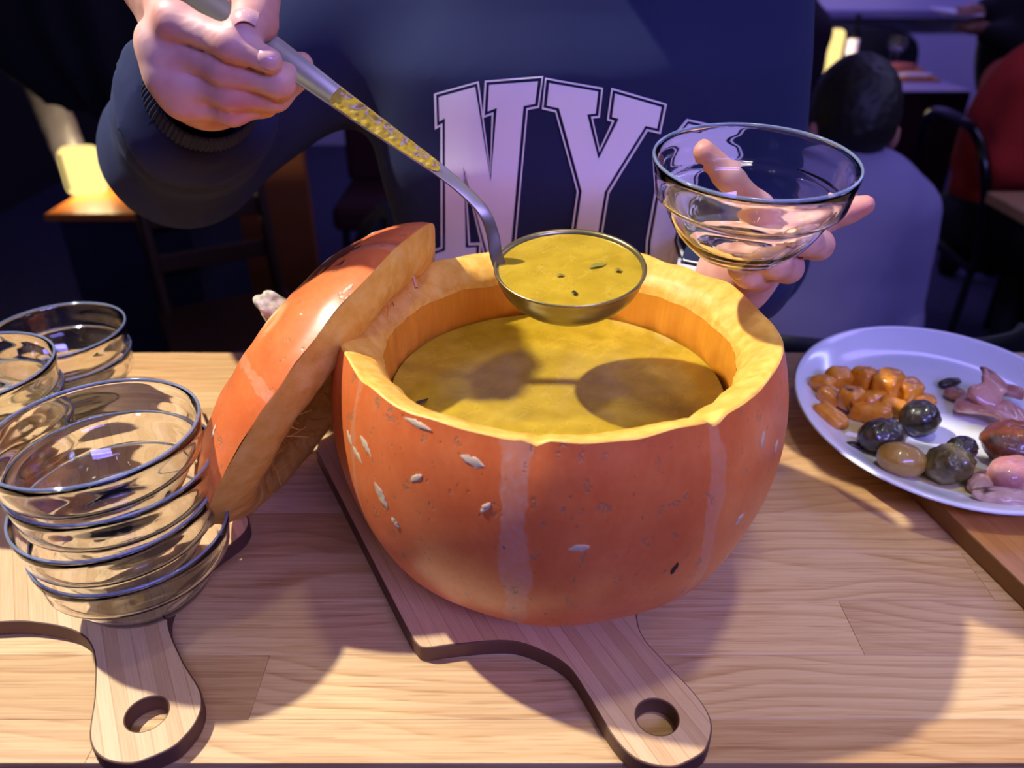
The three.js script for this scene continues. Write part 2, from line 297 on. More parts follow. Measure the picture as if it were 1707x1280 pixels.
const pithTex = dataTex(1024, 512, (u, v) => { const f = noise(u * 220, v * 9, 2) * 0.5 + noise(u * 90, v * 5, 3) * 0.5 + fbm(u * 20, v * 12, 4, 3); return lerp3(rgb(0xeea234), rgb(0xd9841a), clamp(0.45 + f * 0.32)); });
const pithMat = phys(0xffffff, 0.38, { map: pithTex, bumpMap: pithTex, bumpScale: 0.0015 });
const scarMat = std(0xcdb48e, 0.85);
function scarGeo(l, w) { return grid(10, 6, (u, v) => { const x = (u - 0.5) * 2, k = Math.pow(1 - x * x + 0.0001, 0.8), a = (v - 0.5) * Math.PI; const n = 1 + 0.9 * noise(u * 9, v * 3, l * 900); return V(x * l * 0.5, Math.cos(a) * 0.0005 * k * n, Math.sin(a) * w * 0.5 * k * n); }); }
{
  const p = thing('pumpkin', 'hollowed orange pumpkin shell filled with soup', 'pumpkin', PC);
  const oc = curve2(outer);
  mesh('rind', grid(200, 90, (u, v) => { const th = u * 2 * Math.PI - Math.PI, q = oc(v), k = 1 + (lobes(th) - 1) * sstep(0, 0.4, v); return V(Math.sin(th) * q.x * k, q.y + rimDip(th) * sstep(0.9, 1, v), Math.cos(th) * q.x * k); }, true), rindMat, p);
  const jag = (th) => noise(Math.cos(th) * 5, Math.sin(th) * 5, 7) * 0.0035 + noise(Math.cos(th) * 34, Math.sin(th) * 34, 2) * 0.0009;
  const ring = [[0.1355, HR], [0.134, HR + 0.0009], [0.128, HR - 0.001], [0.119, HR - 0.006], [0.1135, HR - 0.0125], [0.1115, HR - 0.018]];
  mesh('flesh_rim', grid(240, 18, (u, v) => { const th = u * 2 * Math.PI - Math.PI, t = v * 5, i = Math.min(4, Math.floor(t)), f = t - i; let x = mix(ring[i][0], ring[i + 1][0], f), y = mix(ring[i][1], ring[i + 1][1], f);
    const k = 1 + (lobes(th) - 1); x = x * k + jag(th) * v; y += rimDip(th) * (1 - v) + 0.0016 * noise(th * 6, v * 3, 4) * v; return V(Math.sin(th) * x, y, Math.cos(th) * x); }, true, (u, v) => [u * 6, v * 0.4]), fleshMat, p);
  const inner = [[0.1115, HR - 0.018], [0.1105, 0.140], [0.1115, 0.115], [0.108, 0.075], [0.09, 0.04], [0.05, 0.024], [0, 0.022]], ic = curve2(inner);
  mesh('inner_wall', grid(200, 50, (u, v) => { const th = u * 2 * Math.PI - Math.PI, q = ic(v), k = lobes(th); const x = q.x * k + jag(th) * (1 - v) + 0.0014 * noise(th * 9, v * 14, 1) * Math.min(1, (1 - v) * 4) * Math.min(1, v * 8); return V(Math.sin(th) * x, q.y + 0.0016 * noise(th * 6, 3, 4) * (1 - sstep(0, 0.15, v)), Math.cos(th) * x); }, true, (u, v) => [u * 3, v]), pithMat, p);
  // corky scars on the rind: angle, height share, length, turn
  for (const [th, v, l, w, turn] of [[-0.86, 0.885, 0.016, 0.005, -0.5], [-1.02, 0.86, 0.011, 0.004, -0.6], [-0.93, 0.845, 0.014, 0.0045, -0.4], [-0.76, 0.80, 0.017, 0.006, -0.9], [-0.6, 0.985, 0.019, 0.0034, -0.05], [-0.36, 0.945, 0.014, 0.005, -0.2], [-0.58, 0.88, 0.01, 0.0036, 0.7], [0.42, 0.69, 0.01, 0.0034, 1.3], [0.03, 0.79, 0.012, 0.004, 0.1], [-0.3, 0.86, 0.009, 0.003, 0.9], [0.86, 0.9, 0.01, 0.004, 1.2], [0.72, 0.75, 0.009, 0.004, 0.6], [-0.69, 0.75, 0.008, 0.004, -0.8], [0.14, 0.2, 0.009, 0.003, 0.5], [1.02, 0.84, 0.009, 0.004, 1.0]]) {
    const q = oc(v), q2 = oc(v + 0.01), k = lobes(th), at = V(Math.sin(th) * q.x * k, q.y + (v > 0.97 ? rimDip(th) : 0), Math.cos(th) * q.x * k), side = V(Math.cos(th), 0, -Math.sin(th)), up = V(Math.sin(th) * q2.x * k, q2.y, Math.cos(th) * q2.x * k).sub(V(Math.sin(th) * q.x * k, q.y, Math.cos(th) * q.x * k)).normalize(), n = side.clone().cross(up).normalize();
    const m = mesh('scar', scarGeo(l, w), th === 0.42 ? std(0x3a2a1c, 0.8) : scarMat, p); m.position.copy(at);
    const a = side.clone().multiplyScalar(Math.cos(turn)).addScaledVector(up, Math.sin(turn)); m.quaternion.setFromRotationMatrix(new THREE.Matrix4().makeBasis(a, n, a.clone().cross(n)));
  }
}
// soup inside
const SOUP = TY + 0.141;
const soupTex = dataTex(1024, 1024, (u, v) => {
  const x = u * 9, y = v * 9, w = fbm(x * 0.6, y * 0.6, 2, 3) * 1.6, film = Math.abs(fbm(x * 0.9 + w, y * 0.9 - w, 5, 4));
  let c = lerp3(rgb(0xbc9c28), rgb(0xa5861a), clamp(0.5 + fbm(x * 1.4, y * 1.4, 7, 4) * 1.4));
  c = lerp3(c, rgb(0xcfb04c), (1 - sstep(0.0, 0.03, film)) * 0.3);
  const f = noise(x * 16, y * 16, 9); if (f > 0.66) c = lerp3(c, rgb(0x6a5a1c), 0.6);
  return c;
});
const soupMat = phys(0xffffff, 0.25, { map: soupTex, bumpMap: soupTex, bumpScale: 0.0006, clearcoat: 0.3, clearcoatRoughness: 0.12 });
single('pumpkin_soup', grid(96, 30, (u, v) => { const a = u * 2 * Math.PI, r = v * 0.1085; const n = 0.0007 * fbm(Math.cos(a) * r * 60, Math.sin(a) * r * 60, 3, 3); return V(Math.sin(a) * r, n + 0.0015 * sstep(0.94, 1, v), Math.cos(a) * r); }, true, (u, v) => [0.5 + 0.5 * v * Math.sin(u * 2 * Math.PI), 0.5 + 0.5 * v * Math.cos(u * 2 * Math.PI)]), soupMat, 'mustard yellow pumpkin soup filling the hollow pumpkin', 'soup', V(PC.x, SOUP, PC.z));
function herb(at, l, w, turn, hex, label) {
  const g = grid(10, 4, (u, v) => { const k = Math.sin(u * Math.PI) ** 0.7; return V((u - 0.5) * l, 0.0006 + 0.0006 * Math.sin(u * 5), (v - 0.5) * w * k); });
  const m = single('herb_leaf', g, std(hex, 0.5, { side: THREE.DoubleSide }), label, 'herb', at); m.rotation.y = turn; return m;
}
herb(T(700, 672, 0.1425), 0.016, 0.004, 0.9, 0x26301a, 'dark green herb leaf afloat in the shaded soup inside the pumpkin');

// ---------------------------------------------------------------- the lid
{
  const bot = T(390, 858, BT), n = V(0.849, -0.498, 0.233).normalize();      // n: the way the cut face looks
  const top = D(720, 372, 0.553), R = 0.1345;
  const c = bot.clone().add(top).multiplyScalar(0.5), e1 = top.clone().sub(bot).normalize(), y = n.clone().negate().addScaledVector(e1, n.dot(e1)).normalize();
  const L = thing('cut_pumpkin', 'cut off pumpkin lid with corky stem leaning against the pumpkin', 'pumpkin lid', c);
  L.quaternion.setFromRotationMatrix(new THREE.Matrix4().makeBasis(e1, y, e1.clone().cross(y)));
  const dome = curve2([[0.0001, 0.0415], [0.02, 0.0435], [0.045, 0.0455], [0.085, 0.0385], [0.113, 0.024], [0.129, 0.009], [R, 0]]);
  const wob = (th) => 1 + 0.012 * noise(Math.cos(th) * 2, Math.sin(th) * 2, 3), lip = (th) => 0.0010 * noise(Math.cos(th) * 6, Math.sin(th) * 6, 9);
  const lidTex = dataTex(1024, 512, (u, v) => { let q = rindColor(u * 2 * Math.PI - Math.PI, v * 0.5 + 0.3, 1.3); const d = Math.hypot((u - 0.588) * 16, (v - 0.68) * 6); if (d + fbm(u * 40, v * 20, 3, 3) * 0.9 < 0.62) q = lerp3(q, rgb(0x4e2a1c), 0.75); return q; });
  mesh('rind', grid(140, 40, (u, v) => { const th = u * 2 * Math.PI - Math.PI, q = dome(v); return V(Math.cos(th) * q.x * wob(th), q.y + lip(th) * v + 0.0012 * noise(th * 4, v * 7, 2), Math.sin(th) * q.x * wob(th)); }, true).scale(1, 1, 1), phys(0xffffff, 0.36, { map: lidTex, bumpMap: lidTex, bumpScale: 0.0006, clearcoat: 0.25, clearcoatRoughness: 0.35, side: THREE.DoubleSide }), L);
  const face = curve2([[R, 0], [0.128, -0.005], [0.118, -0.0115], [0.108, -0.0145], [0.098, -0.0125], [0.086, -0.002], [0.06, 0.006], [0.03, 0.008], [0, 0.009]]);
  mesh('flesh', grid(140, 44, (u, v) => { const th = u * 2 * Math.PI - Math.PI, q = face(v), r = 0.002 * fbm(Math.cos(th) * 6, Math.sin(th) * 6, v * 9, 3) * sstep(0, 0.1, v); return V(Math.cos(th) * q.x * wob(th), q.y + lip(th) * (1 - v) + r * (q.x < 0.09 ? 4 : 1), Math.sin(th) * q.x * wob(th)); }, true, (u, v) => [u * 5, v * 1.2]), phys(0xffffff, 0.5, { map: fleshTex, bumpMap: fleshTex, bumpScale: 0.0012, side: THREE.DoubleSide }), L);
  const st = sdfGeo((X, Y, Z) => { const a = smin(cap(X, Y, Z, V(0, 0.03, 0), V(-0.004, 0.056, 0.003), 0.012, 0.0095), cap(X, Y, Z, V(-0.004, 0.056, 0.003), V(-0.002, 0.066, 0.006), 0.0095, 0.008), 0.006); return a + 0.0028 * fbm(X * 150, Y * 150, Z * 150, 3) + 0.002 * Math.cos(Math.atan2(Z, X) * 5); }, V(-0.025, 0.01, -0.025), V(0.025, 0.085, 0.025), 0.0018);
  st.translate(0.02, 0, -0.004); mesh('stem', paint(st, (X, Y, Z) => lerp3(lin(0xd8cbb0), lin(0x7a6a50), clamp(0.4 + fbm(X * 200, Y * 200, Z * 200, 3) * 1.6))), std(0xffffff, 0.9, { vertexColors: true }), L);
  for (const [th, v, l, w, turn] of [[0.5, 0.6, 0.012, 0.004, 0.8], [0.15, 0.75, 0.016, 0.0045, 0.4], [1.1, 0.85, 0.012, 0.004, 0.3], [1.9, 0.8, 0.011, 0.004, -0.5], [2.5, 0.7, 0.012, 0.004, -0.2], [2.9, 0.93, 0.012, 0.005, 0.2], [-2.9, 0.9, 0.012, 0.004, 0.3], [3.05, 0.5, 0.013, 0.004, 1], [2.2, 0.5, 0.012, 0.004, 0.2], [0.9, 0.97, 0.01, 0.003, 0.1]]) {
    const q = dome(v), q2 = dome(Math.max(0, v - 0.02)), at = V(Math.cos(th) * q.x, q.y, Math.sin(th) * q.x), side = V(-Math.sin(th), 0, Math.cos(th)), up = V(Math.cos(th) * q2.x, q2.y, Math.sin(th) * q2.x).sub(at).normalize(), nn = up.clone().cross(side).normalize();
    const m = mesh('scar', scarGeo(l, w), scarMat, L); m.position.copy(at); const a = side.multiplyScalar(Math.cos(turn)).addScaledVector(up, Math.sin(turn)).normalize();
    m.quaternion.setFromRotationMatrix(new THREE.Matrix4().makeBasis(a, nn, a.clone().cross(nn)));
  }
  // stringy fibres hanging in the hollow
  const fib = [];
  for (let i = 0; i < 60; i++) { const a = rr(0, 6.28), r = rr(0.05, 0.095), p0 = V(Math.cos(a) * r, rr(-0.004, 0.004) - (r > 0.085 ? 0.008 : 0), Math.sin(a) * r), l = rr(0.006, 0.016); fib.push(tube([p0, p0.clone().add(V(rr(-1, 1) * l * 0.6, -l * 0.5, rr(-1, 1) * l * 0.6)), p0.clone().add(V(rr(-1, 1) * l, -l, rr(-1, 1) * l))], 0.0004, 6, 4)); }
  tag(mesh('fibre', mergeGeometries(fib), std(0xe0952c, 0.6), L), null, null, null, 'stuff');
}

single('toothpick', tube([D(684, 440, 0.531), D(688, 458, 0.528), D(694, 480, 0.5255)], 0.0011, 8, 6), std(0xd09a74, 0.7), 'thin wooden toothpick sticking out between lid and pumpkin rim', 'toothpick');

// ---------------------------------------------------------------- glass bowls
const bowlProfile = [[0.0001, 0.0016], [0.014, 0.0014], [0.0225, 0.0], [0.027, 0.0004], [0.0315, 0.004], [0.0405, 0.0135], [0.0468, 0.0245], [0.0495, 0.0315], [0.0515, 0.0345], [0.0555, 0.037], [0.0568, 0.0395], [0.0578, 0.046], [0.0590, 0.0535], [0.0596, 0.0575], [0.0592, 0.0585], [0.0588, 0.0587], [0.0580, 0.0582],
  [0.0562, 0.053], [0.0552, 0.046], [0.0543, 0.0405], [0.0532, 0.038], [0.0492, 0.0358], [0.0472, 0.032], [0.0445, 0.0245], [0.0385, 0.0148], [0.0300, 0.0074], [0.0210, 0.0044], [0.0001, 0.0040]];
const bowlGeo = (() => {
  const sp = new THREE.SplineCurve(bowlProfile.map((p) => new THREE.Vector2(...p))).getPoints(110).map((p) => new THREE.Vector2(Math.max(0.0001, p.x), p.y));
  return new THREE.LatheGeometry(sp, 96);
})();
const rimGeo = new THREE.TorusGeometry(0.0588, 0.00095, 10, 128).rotateX(Math.PI / 2).translate(0, 0.0598, 0);
const rimMat = phys(0xc4d2ea, 0.06, { transmission: 0.72, thickness: 0, ior: 1.5, clearcoat: 1, clearcoatRoughness: 0.05 });  // bluish-white reflections along the glass edge put into the bead colour
function bowl(at, label, tilt, group) { const m = thing('glass_bowl', label, 'bowl', at, group); mesh('bowl_wall', bowlGeo, glassMat, m); mesh('rim', rimGeo, rimMat, m); if (tilt) m.rotation.set(tilt[0], 0, tilt[1]); return m; }
const STEP = 0.0248;
{
  const c = D(152, 690, 0.455), b0 = TY + BT + 0.001;
  const says = ['bottom glass bowl of the tall stack on the handled board', 'second glass bowl up in the tall stack on the handled board', 'third glass bowl up in the tall stack on the handled board', 'topmost empty glass bowl of the tall stack on the handled board'];
  const off = [[0.0028, 0.0015, 0], [-0.001, 0.001, 0.006], [0.0012, -0.001, -0.01], [-0.0005, 0, 0.012]];
  for (let i = 0; i < 4; i++) bowl(V(c.x + off[i][0], b0 + i * STEP, c.z + off[i][1]), says[i], [0, off[i][2]], 'stacked clear glass bowls');
  const c2 = V(-0.42, 0, -0.645);
  bowl(V(c2.x, TY + 0.001, c2.z), 'lower glass bowl of the pair near the far table edge', null, 'stacked clear glass bowls');
  bowl(V(c2.x + 0.001, TY + 0.001 + STEP, c2.z), 'upper glass bowl of the pair near the far table edge', [0.01, 0], 'stacked clear glass bowls');
  const c3 = V(-0.405, 0, -0.505);
  const s3 = ['bottom glass bowl of the middle stack on the board', 'middle glass bowl of the middle stack on the board', 'top glass bowl of the middle stack on the board'];
  for (let i = 0; i < 3; i++) bowl(V(c3.x + i * 0.0008, b0 + i * STEP, c3.z), s3[i], [0, 0.004 * i], 'stacked clear glass bowls');
}

// ---------------------------------------------------------------- the ladle
const LC = D(950, 446, 0.478);
const ladleTilt = new THREE.Quaternion().setFromEuler(new THREE.Euler(0.15, 0, 0.02));
{
  const g = thing('soup_ladle', 'steel soup ladle with long grooved handle held over the pumpkin', 'ladle', LC);
  const R = 0.0452, prof = [];
  for (let i = 0; i <= 20; i++) { const a = i / 20 * 1.5; prof.push(new THREE.Vector2(Math.max(0.0001, R * Math.sin(a) * (1 + 0.02 * (1 - Math.cos(a)))), -0.034 * (Math.cos(a) - Math.cos(1.5)))); }
  const last = prof[prof.length - 1]; prof.push(new THREE.Vector2(last.x + 0.0009, 0.0012), new THREE.Vector2(last.x + 0.0002, 0.0024), new THREE.Vector2(last.x - 0.001, 0.0014));
  for (let i = 20; i >= 0; i--) { const a = i / 20 * 1.5; prof.push(new THREE.Vector2(Math.max(0.0001, (R - 0.0012) * Math.sin(a)), -0.0328 * (Math.cos(a) - Math.cos(1.5)))); }
  const cup = mesh('cup', new THREE.LatheGeometry(prof, 80), phys(0x9a8f66, 0.3, { metalness: 0.85 }), g); cup.quaternion.copy(ladleTilt);
  const P = [[836, 452, 0.486], [827, 424, 0.481], [821, 390, 0.477], [808, 356, 0.472], [782, 326, 0.470], [738, 288, 0.467], [660, 232, 0.461], [580, 175, 0.454], [500, 117, 0.447], [430, 66, 0.442], [360, 17, 0.437], [300, -25, 0.433]].map((a) => D(...a).sub(LC));
  const cv = new THREE.CatmullRomCurve3(P, false, 'centripetal');
  const W = (t) => mix(mix(0.0042, 0.0036, sstep(0, 0.2, t)), mix(0.0068, 0.0088, sstep(0.55, 0.8, t)), sstep(0.2, 0.62, t)) ;
  const frame = (t) => { const p = cv.getPointAt(t), tg = cv.getTangentAt(t), look = p.clone().add(LC).sub(camera.position).negate().normalize().add(V(0.12, 0.55, 0)); const s = tg.clone().cross(look).normalize(), n = s.clone().cross(tg).normalize(); return [p, tg, s, n]; };
  const strip = (t0, t1, lift, ww, thick, rough = 0, groove = 1) => grid(24, 110, (u, v) => {
    const t = mix(t0, t1, v), [p, tg, s, n] = frame(t), end = Math.sqrt(Math.max(0, Math.min(1, (1 - v) * 60))) * (lift ? Math.sqrt(Math.max(0, Math.min(1, v * 14))) : 1), w = W(t) * ww * end, a = u * 2 * Math.PI, cx = Math.cos(a), sy = Math.sin(a);
    const th = thick * (0.35 + 0.65 * Math.pow(Math.abs(sy), 0.6)) * Math.sign(sy), dish = sy > 0 ? -0.0022 * groove * (1 - cx * cx) * sstep(0.2, 0.5, t) : -0.0012 * groove * (1 - cx * cx) * sstep(0.2, 0.5, t);
    return p.clone().addScaledVector(s, cx * w).addScaledVector(n, th + dish + lift + rough * fbm(t * 45, cx * 1.6, 2, 3) * (sy > 0 ? 1 : 0));
  }, true);
  mesh('handle', strip(0, 1, 0, 1, 0.0011), steel, g);
  mesh('soup_smear', strip(0.30, 0.60, 0.0004, 0.93, 0.0011, 0.0016, 0.75), phys(0xb3941f, 0.3), g);
  const sm = single('ladled_soup', grid(64, 20, (u, v) => { const a = u * 2 * Math.PI, r = v * 0.0442; return V(Math.sin(a) * r, 0.0012 * (1 - v * v) + 0.0004 * fbm(Math.cos(a) * r * 150, Math.sin(a) * r * 150, 3, 3), Math.cos(a) * r); }, true, (u, v) => [0.5 + 0.2 * v * Math.sin(u * 2 * Math.PI), 0.5 + 0.2 * v * Math.cos(u * 2 * Math.PI)]), soupMat, 'portion of yellow soup filling the raised ladle', 'soup', LC.clone().add(V(0, -0.0004, 0).applyQuaternion(ladleTilt)));
  sm.quaternion.copy(ladleTilt);
  const onLadle = (x, z, y = 0.0008) => V(x, y, z).applyQuaternion(ladleTilt).add(LC);
  for (const [x, z, l, w, turn, hex, lab] of [[0.017, 0.0, 0.013, 0.0045, 0.5, 0x7f7a26, 'long green herb leaf on the soup in the ladle'], [-0.006, 0.011, 0.006, 0.003, 0.2, 0x8a7420, 'small brown herb flake on the soup in the ladle'], [0.029, 0.006, 0.005, 0.004, 0.2, 0x85701f, 'tiny herb speck near the far lip of the ladle'], [0.001, 0.031, 0.004, 0.0035, 0, 0x2c2a14, 'black peppercorn speck at the ladle lip']]) { const m = herb(onLadle(x, z), l, w, turn, hex, lab); m.quaternion.premultiply(ladleTilt); }
}

// ---------------------------------------------------------------- the person behind the table
const loc = (x, y, z) => V(x, TY + y, z);
const SHR = loc(-0.135, 0.355, -0.79), ELR = D(300, 255, 0.765), WRR = D(345, 138, 0.535);      // the arm with the ladle
const SHL = loc(0.192, 0.345, -0.79), ELL = loc(0.25, 0.10, -0.80), WRL = D(1225, 462, 0.605);
const torsoKeys = [[-0.45, 0.05, -0.93, 0.165, 0.115], [-0.25, 0.05, -0.925, 0.17, 0.12], [-0.05, 0.05, -0.905, 0.168, 0.118], [0.03, 0.05, -0.885, 0.168, 0.112], [0.12, 0.05, -0.825, 0.172, 0.115], [0.22, 0.05, -0.785, 0.178, 0.12], [0.30, 0.05, -0.775, 0.184, 0.118], [0.36, 0.05, -0.775, 0.172, 0.1], [0.41, 0.05, -0.782, 0.125, 0.078], [0.45, 0.05, -0.785, 0.07, 0.06]];
function torsoAt(y) { let i = 0; while (i < torsoKeys.length - 2 && torsoKeys[i + 1][0] < y) i++; const a = torsoKeys[i], b = torsoKeys[i + 1], t = sstep(0, 1, clamp((y - a[0]) / (b[0] - a[0]))), l = clamp((y - a[0]) / (b[0] - a[0])); const m = mix(l, t, 0.5); return [1, 2, 3, 4].map((k) => mix(a[k], b[k], m)); }
function torso(x, y, z, grow) {
  const yy = y - TY, [cx, cz, wx, wz] = torsoAt(yy), w = wx + grow, d = wz + grow;
  const a = Math.abs((x - cx) / w), b = Math.abs((z - cz) / d), k = Math.pow(Math.pow(a, 2.5) + Math.pow(b, 2.5), 0.4);
  return Math.max((k - 1) * Math.min(w, d), yy - 0.455 - grow, -0.40 - yy);
}
const armDirR = WRR.clone().sub(ELR), axR = armDirR.clone().normalize(), sleeveEndR = WRR.clone().addScaledVector(axR, -0.034);
const sleeveEndL = ELL.clone().lerp(WRL, 0.86);
function sweat(x, y, z) {
  let d = Math.max(torso(x, y, z, 0), TY - 0.30 - y);
  const s = x + y * 0.6;
  d += 0.0022 * Math.sin(s * 26 + 4 * noise(x * 5, y * 5, 1)) * sstep(0.02, -0.06, x + 0.05) + 0.0025 * fbm(x * 9, y * 5, z * 6, 2);
  d = smin(d, cap(x, y, z, SHR, ELR, 0.078, 0.066), 0.05);
  d = smin(d, cap(x, y, z, SHL, ELL, 0.075, 0.062), 0.05);
  let fr = smin(cap(x, y, z, ELR, sleeveEndR, 0.062, 0.05), cap(x, y, z, ELR.clone().lerp(sleeveEndR, 0.6), sleeveEndR.clone().addScaledVector(axR, 0.02), 0.057, 0.047), 0.02);
  const k = clamp(((x - ELR.x) * armDirR.x + (y - ELR.y) * armDirR.y + (z - ELR.z) * armDirR.z) / armDirR.lengthSq());
  fr += 0.0065 * Math.sin(k * 30 + 3 * noise(x * 18, y * 18, z * 18)) * sstep(0.25, 0.75, k) * (0.4 + noise(x * 12 + 3, y * 12, z * 12)) + 0.009 * fbm(x * 15, y * 15, z * 15, 3);
  fr = -smin(-fr, -((x - sleeveEndR.x) * axR.x + (y - sleeveEndR.y) * axR.y + (z - sleeveEndR.z) * axR.z), 0.018);
  d = smin(d, fr, 0.035);
  d = smin(d, cap(x, y, z, ELL, sleeveEndL, 0.06, 0.046) + 0.003 * fbm(x * 16, y * 16, z * 16, 2), 0.03);
  // the neck is open at the top
  d = Math.max(d, -cap(x, y, z, loc(0.05, 0.43, -0.765), loc(0.055, 0.56, -0.70), 0.07, 0.09));
  return d;
}
const person = thing('person', 'person in a navy varsity lettered sweatshirt ladling soup behind the pumpkin', 'person', V(0, 0, 0));
{
  mesh('sweatshirt', sdfGeo(sweat, loc(-0.46, -0.32, -1.06), loc(0.36, 0.47, -0.5), 0.0068), navy, person);
  // skin: two hands, forearms, neck and head in one mesh
  const chain = (pts, radii) => (x, y, z) => { let d = 1; for (let i = 0; i < pts.length - 1; i++) d = i ? smin(d, cap(x, y, z, pts[i], pts[i + 1], radii[i], radii[i + 1]), 0.007) : cap(x, y, z, pts[i], pts[i + 1], radii[i], radii[i + 1]); return d; };
  const J = (...a) => a.map((p) => D(...p));
  const rh = {
    index: [J([243, -30, 0.474], [291, 34, 0.437], [385, 73, 0.431], [450, 101, 0.432]), [0.0112, 0.0098, 0.0082, 0.0070]],
    middle: [J([270, 70, 0.452], [376, 114, 0.4455], [466, 136, 0.447], [503, 106, 0.462]), [0.0112, 0.0096, 0.0082, 0.0068]],
    ring: [J([284, 124, 0.460], [384, 155, 0.4565], [458, 160, 0.461], [508, 124, 0.474]), [0.0105, 0.0092, 0.0078, 0.0066]],
    little: [J([312, 160, 0.470], [386, 184, 0.4675], [440, 172, 0.472], [482, 142, 0.482]), [0.0098, 0.0082, 0.0070, 0.006]],
    thumb: [J([372, 70, 0.525], [420, -30, 0.487], [425, -12, 0.451], [414, 40, 0.431]), [0.016, 0.0135, 0.0112, 0.0098]],
  };
  const pulp = J([428, -8, 0.452], [435, 40, 0.442]);
  const palmR = [[0.029, rh.index], [0.029, rh.middle], [0.029, rh.ring], [0.026, rh.little]].map(([r, f]) => [WRR, f[0][0], 0.021, r * 0.45]);
  const handR = (x, y, z) => {
    let p = cap(x, y, z, ELR.clone().lerp(WRR, 0.6), WRR, 0.03, 0.024);
    for (const [a, b, ra, rb] of palmR) p = smin(p, cap(x, y, z, a, b, ra, rb), 0.018);
    p = smin(p, cap(x, y, z, rh.index[0][0], rh.little[0][0], 0.0125, 0.0105), 0.012);
    let q = 1; for (const k of ['index', 'middle', 'ring', 'little']) q = Math.min(q, smin(p, chain(...rh[k])(x, y, z), 0.010)); p = q;
    let t = chain(...rh.thumb)(x, y, z); t = smin(t, cap(x, y, z, pulp[0], pulp[1], 0.0112, 0.0098), 0.008);
    return smin(p, t, 0.006) + 0.0003 * fbm(x * 160, y * 160, z * 160, 2);
  };
  const lh = {
    index: [J([1308, 388, 0.572], [1372, 366, 0.556], [1412, 351, 0.546], [1441, 342, 0.540]), [0.0108, 0.0092, 0.0082, 0.0070]],
    middle: [J([1300, 412, 0.566], [1364, 408, 0.518], [1346, 402, 0.498], [1328, 402, 0.491]), [0.0105, 0.0090, 0.0084, 0.0074]],
    ring: [J([1280, 432, 0.562], [1313, 446, 0.514], [1293, 440, 0.496], [1273, 433, 0.491]), [0.0105, 0.0092, 0.0086, 0.0074]],
    little: [J([1254, 444, 0.560], [1267, 461, 0.516], [1248, 457, 0.503], [1230, 448, 0.498]), [0.0098, 0.0086, 0.0080, 0.0068]],
    thumb: [J([1262, 408, 0.575], [1262, 350, 0.556], [1214, 294, 0.538], [1172, 252, 0.530]), [0.015, 0.0112, 0.0092, 0.0080]],
  };
  const handL = (x, y, z) => {
    let p = cap(x, y, z, ELL.clone().lerp(WRL, 0.6), WRL, 0.03, 0.025);
    for (const [k, r] of [['index', 0.013], ['middle', 0.013], ['ring', 0.0125], ['little', 0.012]]) p = smin(p, cap(x, y, z, WRL, lh[k][0][0], 0.021, r), 0.016);
    let q = 1; for (const k of ['index', 'middle', 'ring', 'little']) q = Math.min(q, smin(p, chain(...lh[k])(x, y, z), 0.007)); p = q;
    return smin(p, chain(...lh.thumb)(x, y, z), 0.01) + 0.0003 * fbm(x * 160, y * 160, z * 160, 2);
  };
  const bounds = (o, extra, m = 0.03) => { const b = new THREE.Box3(); for (const k in o) for (const p of o[k][0]) b.expandByPoint(p); extra.forEach((p) => b.expandByPoint(p)); return b.expandByScalar(m); };
  const bR = bounds(rh, [WRR]), bL = bounds(lh, [WRL]);
  const HC = loc(0.06, 0.535, -0.675);
  const headSdf = (x, y, z) => {
    let d = ell(x, y, z, HC.clone().add(V(0, 0.02, 0)), 0.076, 0.105, 0.092);
    d = smin(d, ell(x, y, z, HC.clone().add(V(0, -0.055, 0.025)), 0.05, 0.055, 0.055), 0.04);
    d = smin(d, cap(x, y, z, HC.clone().add(V(0, 0.01, 0.09)), HC.clone().add(V(0, -0.025, 0.108)), 0.008, 0.013), 0.012);
    for (const s of [-1, 1]) { d = smin(d, ell(x, y, z, HC.clone().add(V(s * 0.078, -0.005, -0.005)), 0.009, 0.03, 0.018), 0.006); d = Math.max(d, -ell(x, y, z, HC.clone().add(V(s * 0.031, 0.008, 0.098)), 0.017, 0.01, 0.016)); d = smin(d, ell(x, y, z, HC.clone().add(V(s * 0.031, 0.008, 0.078)), 0.012, 0.011, 0.011), 0.004); }
    d = smin(d, ell(x, y, z, HC.clone().add(V(0, -0.062, 0.083)), 0.022, 0.006, 0.01), 0.005);
    return smin(d, cap(x, y, z, loc(0.05, 0.36, -0.80), HC.clone().add(V(0, -0.03, -0.03)), 0.062, 0.052), 0.03);
  };
  const col = (x, y, z) => { const n = fbm(x * 45, y * 45, z * 45, 3); return lerp3(lin(0xe6b6a4), lin(0xd29080), clamp(0.4 + n * 1.5)); };
  const knuck = [rh.index[0][1], rh.index[0][2], rh.middle[0][1], rh.ring[0][1], rh.little[0][1], lh.middle[0][1], lh.ring[0][1], lh.little[0][1], lh.index[0][3], lh.thumb[0][3]];
  const handCol = (x, y, z) => { let c = col(x, y, z); for (const k of knuck) { const d = Math.hypot(x - k.x, y - k.y, z - k.z); c = lerp3(c, lin(0xcc7468), 0.45 * (1 - sstep(0.006, 0.016, d))); } return c; };
  const g1 = paint(bare(sdfGeo(handR, bR.min, bR.max, 0.0021)), handCol), g2 = paint(bare(sdfGeo(handL, bL.min, bL.max, 0.0021)), handCol);
  const g3 = paint(bare(sdfGeo(headSdf, HC.clone().add(V(-0.1, -0.26, -0.17)), HC.clone().add(V(0.1, 0.14, 0.14)), 0.005)), col);
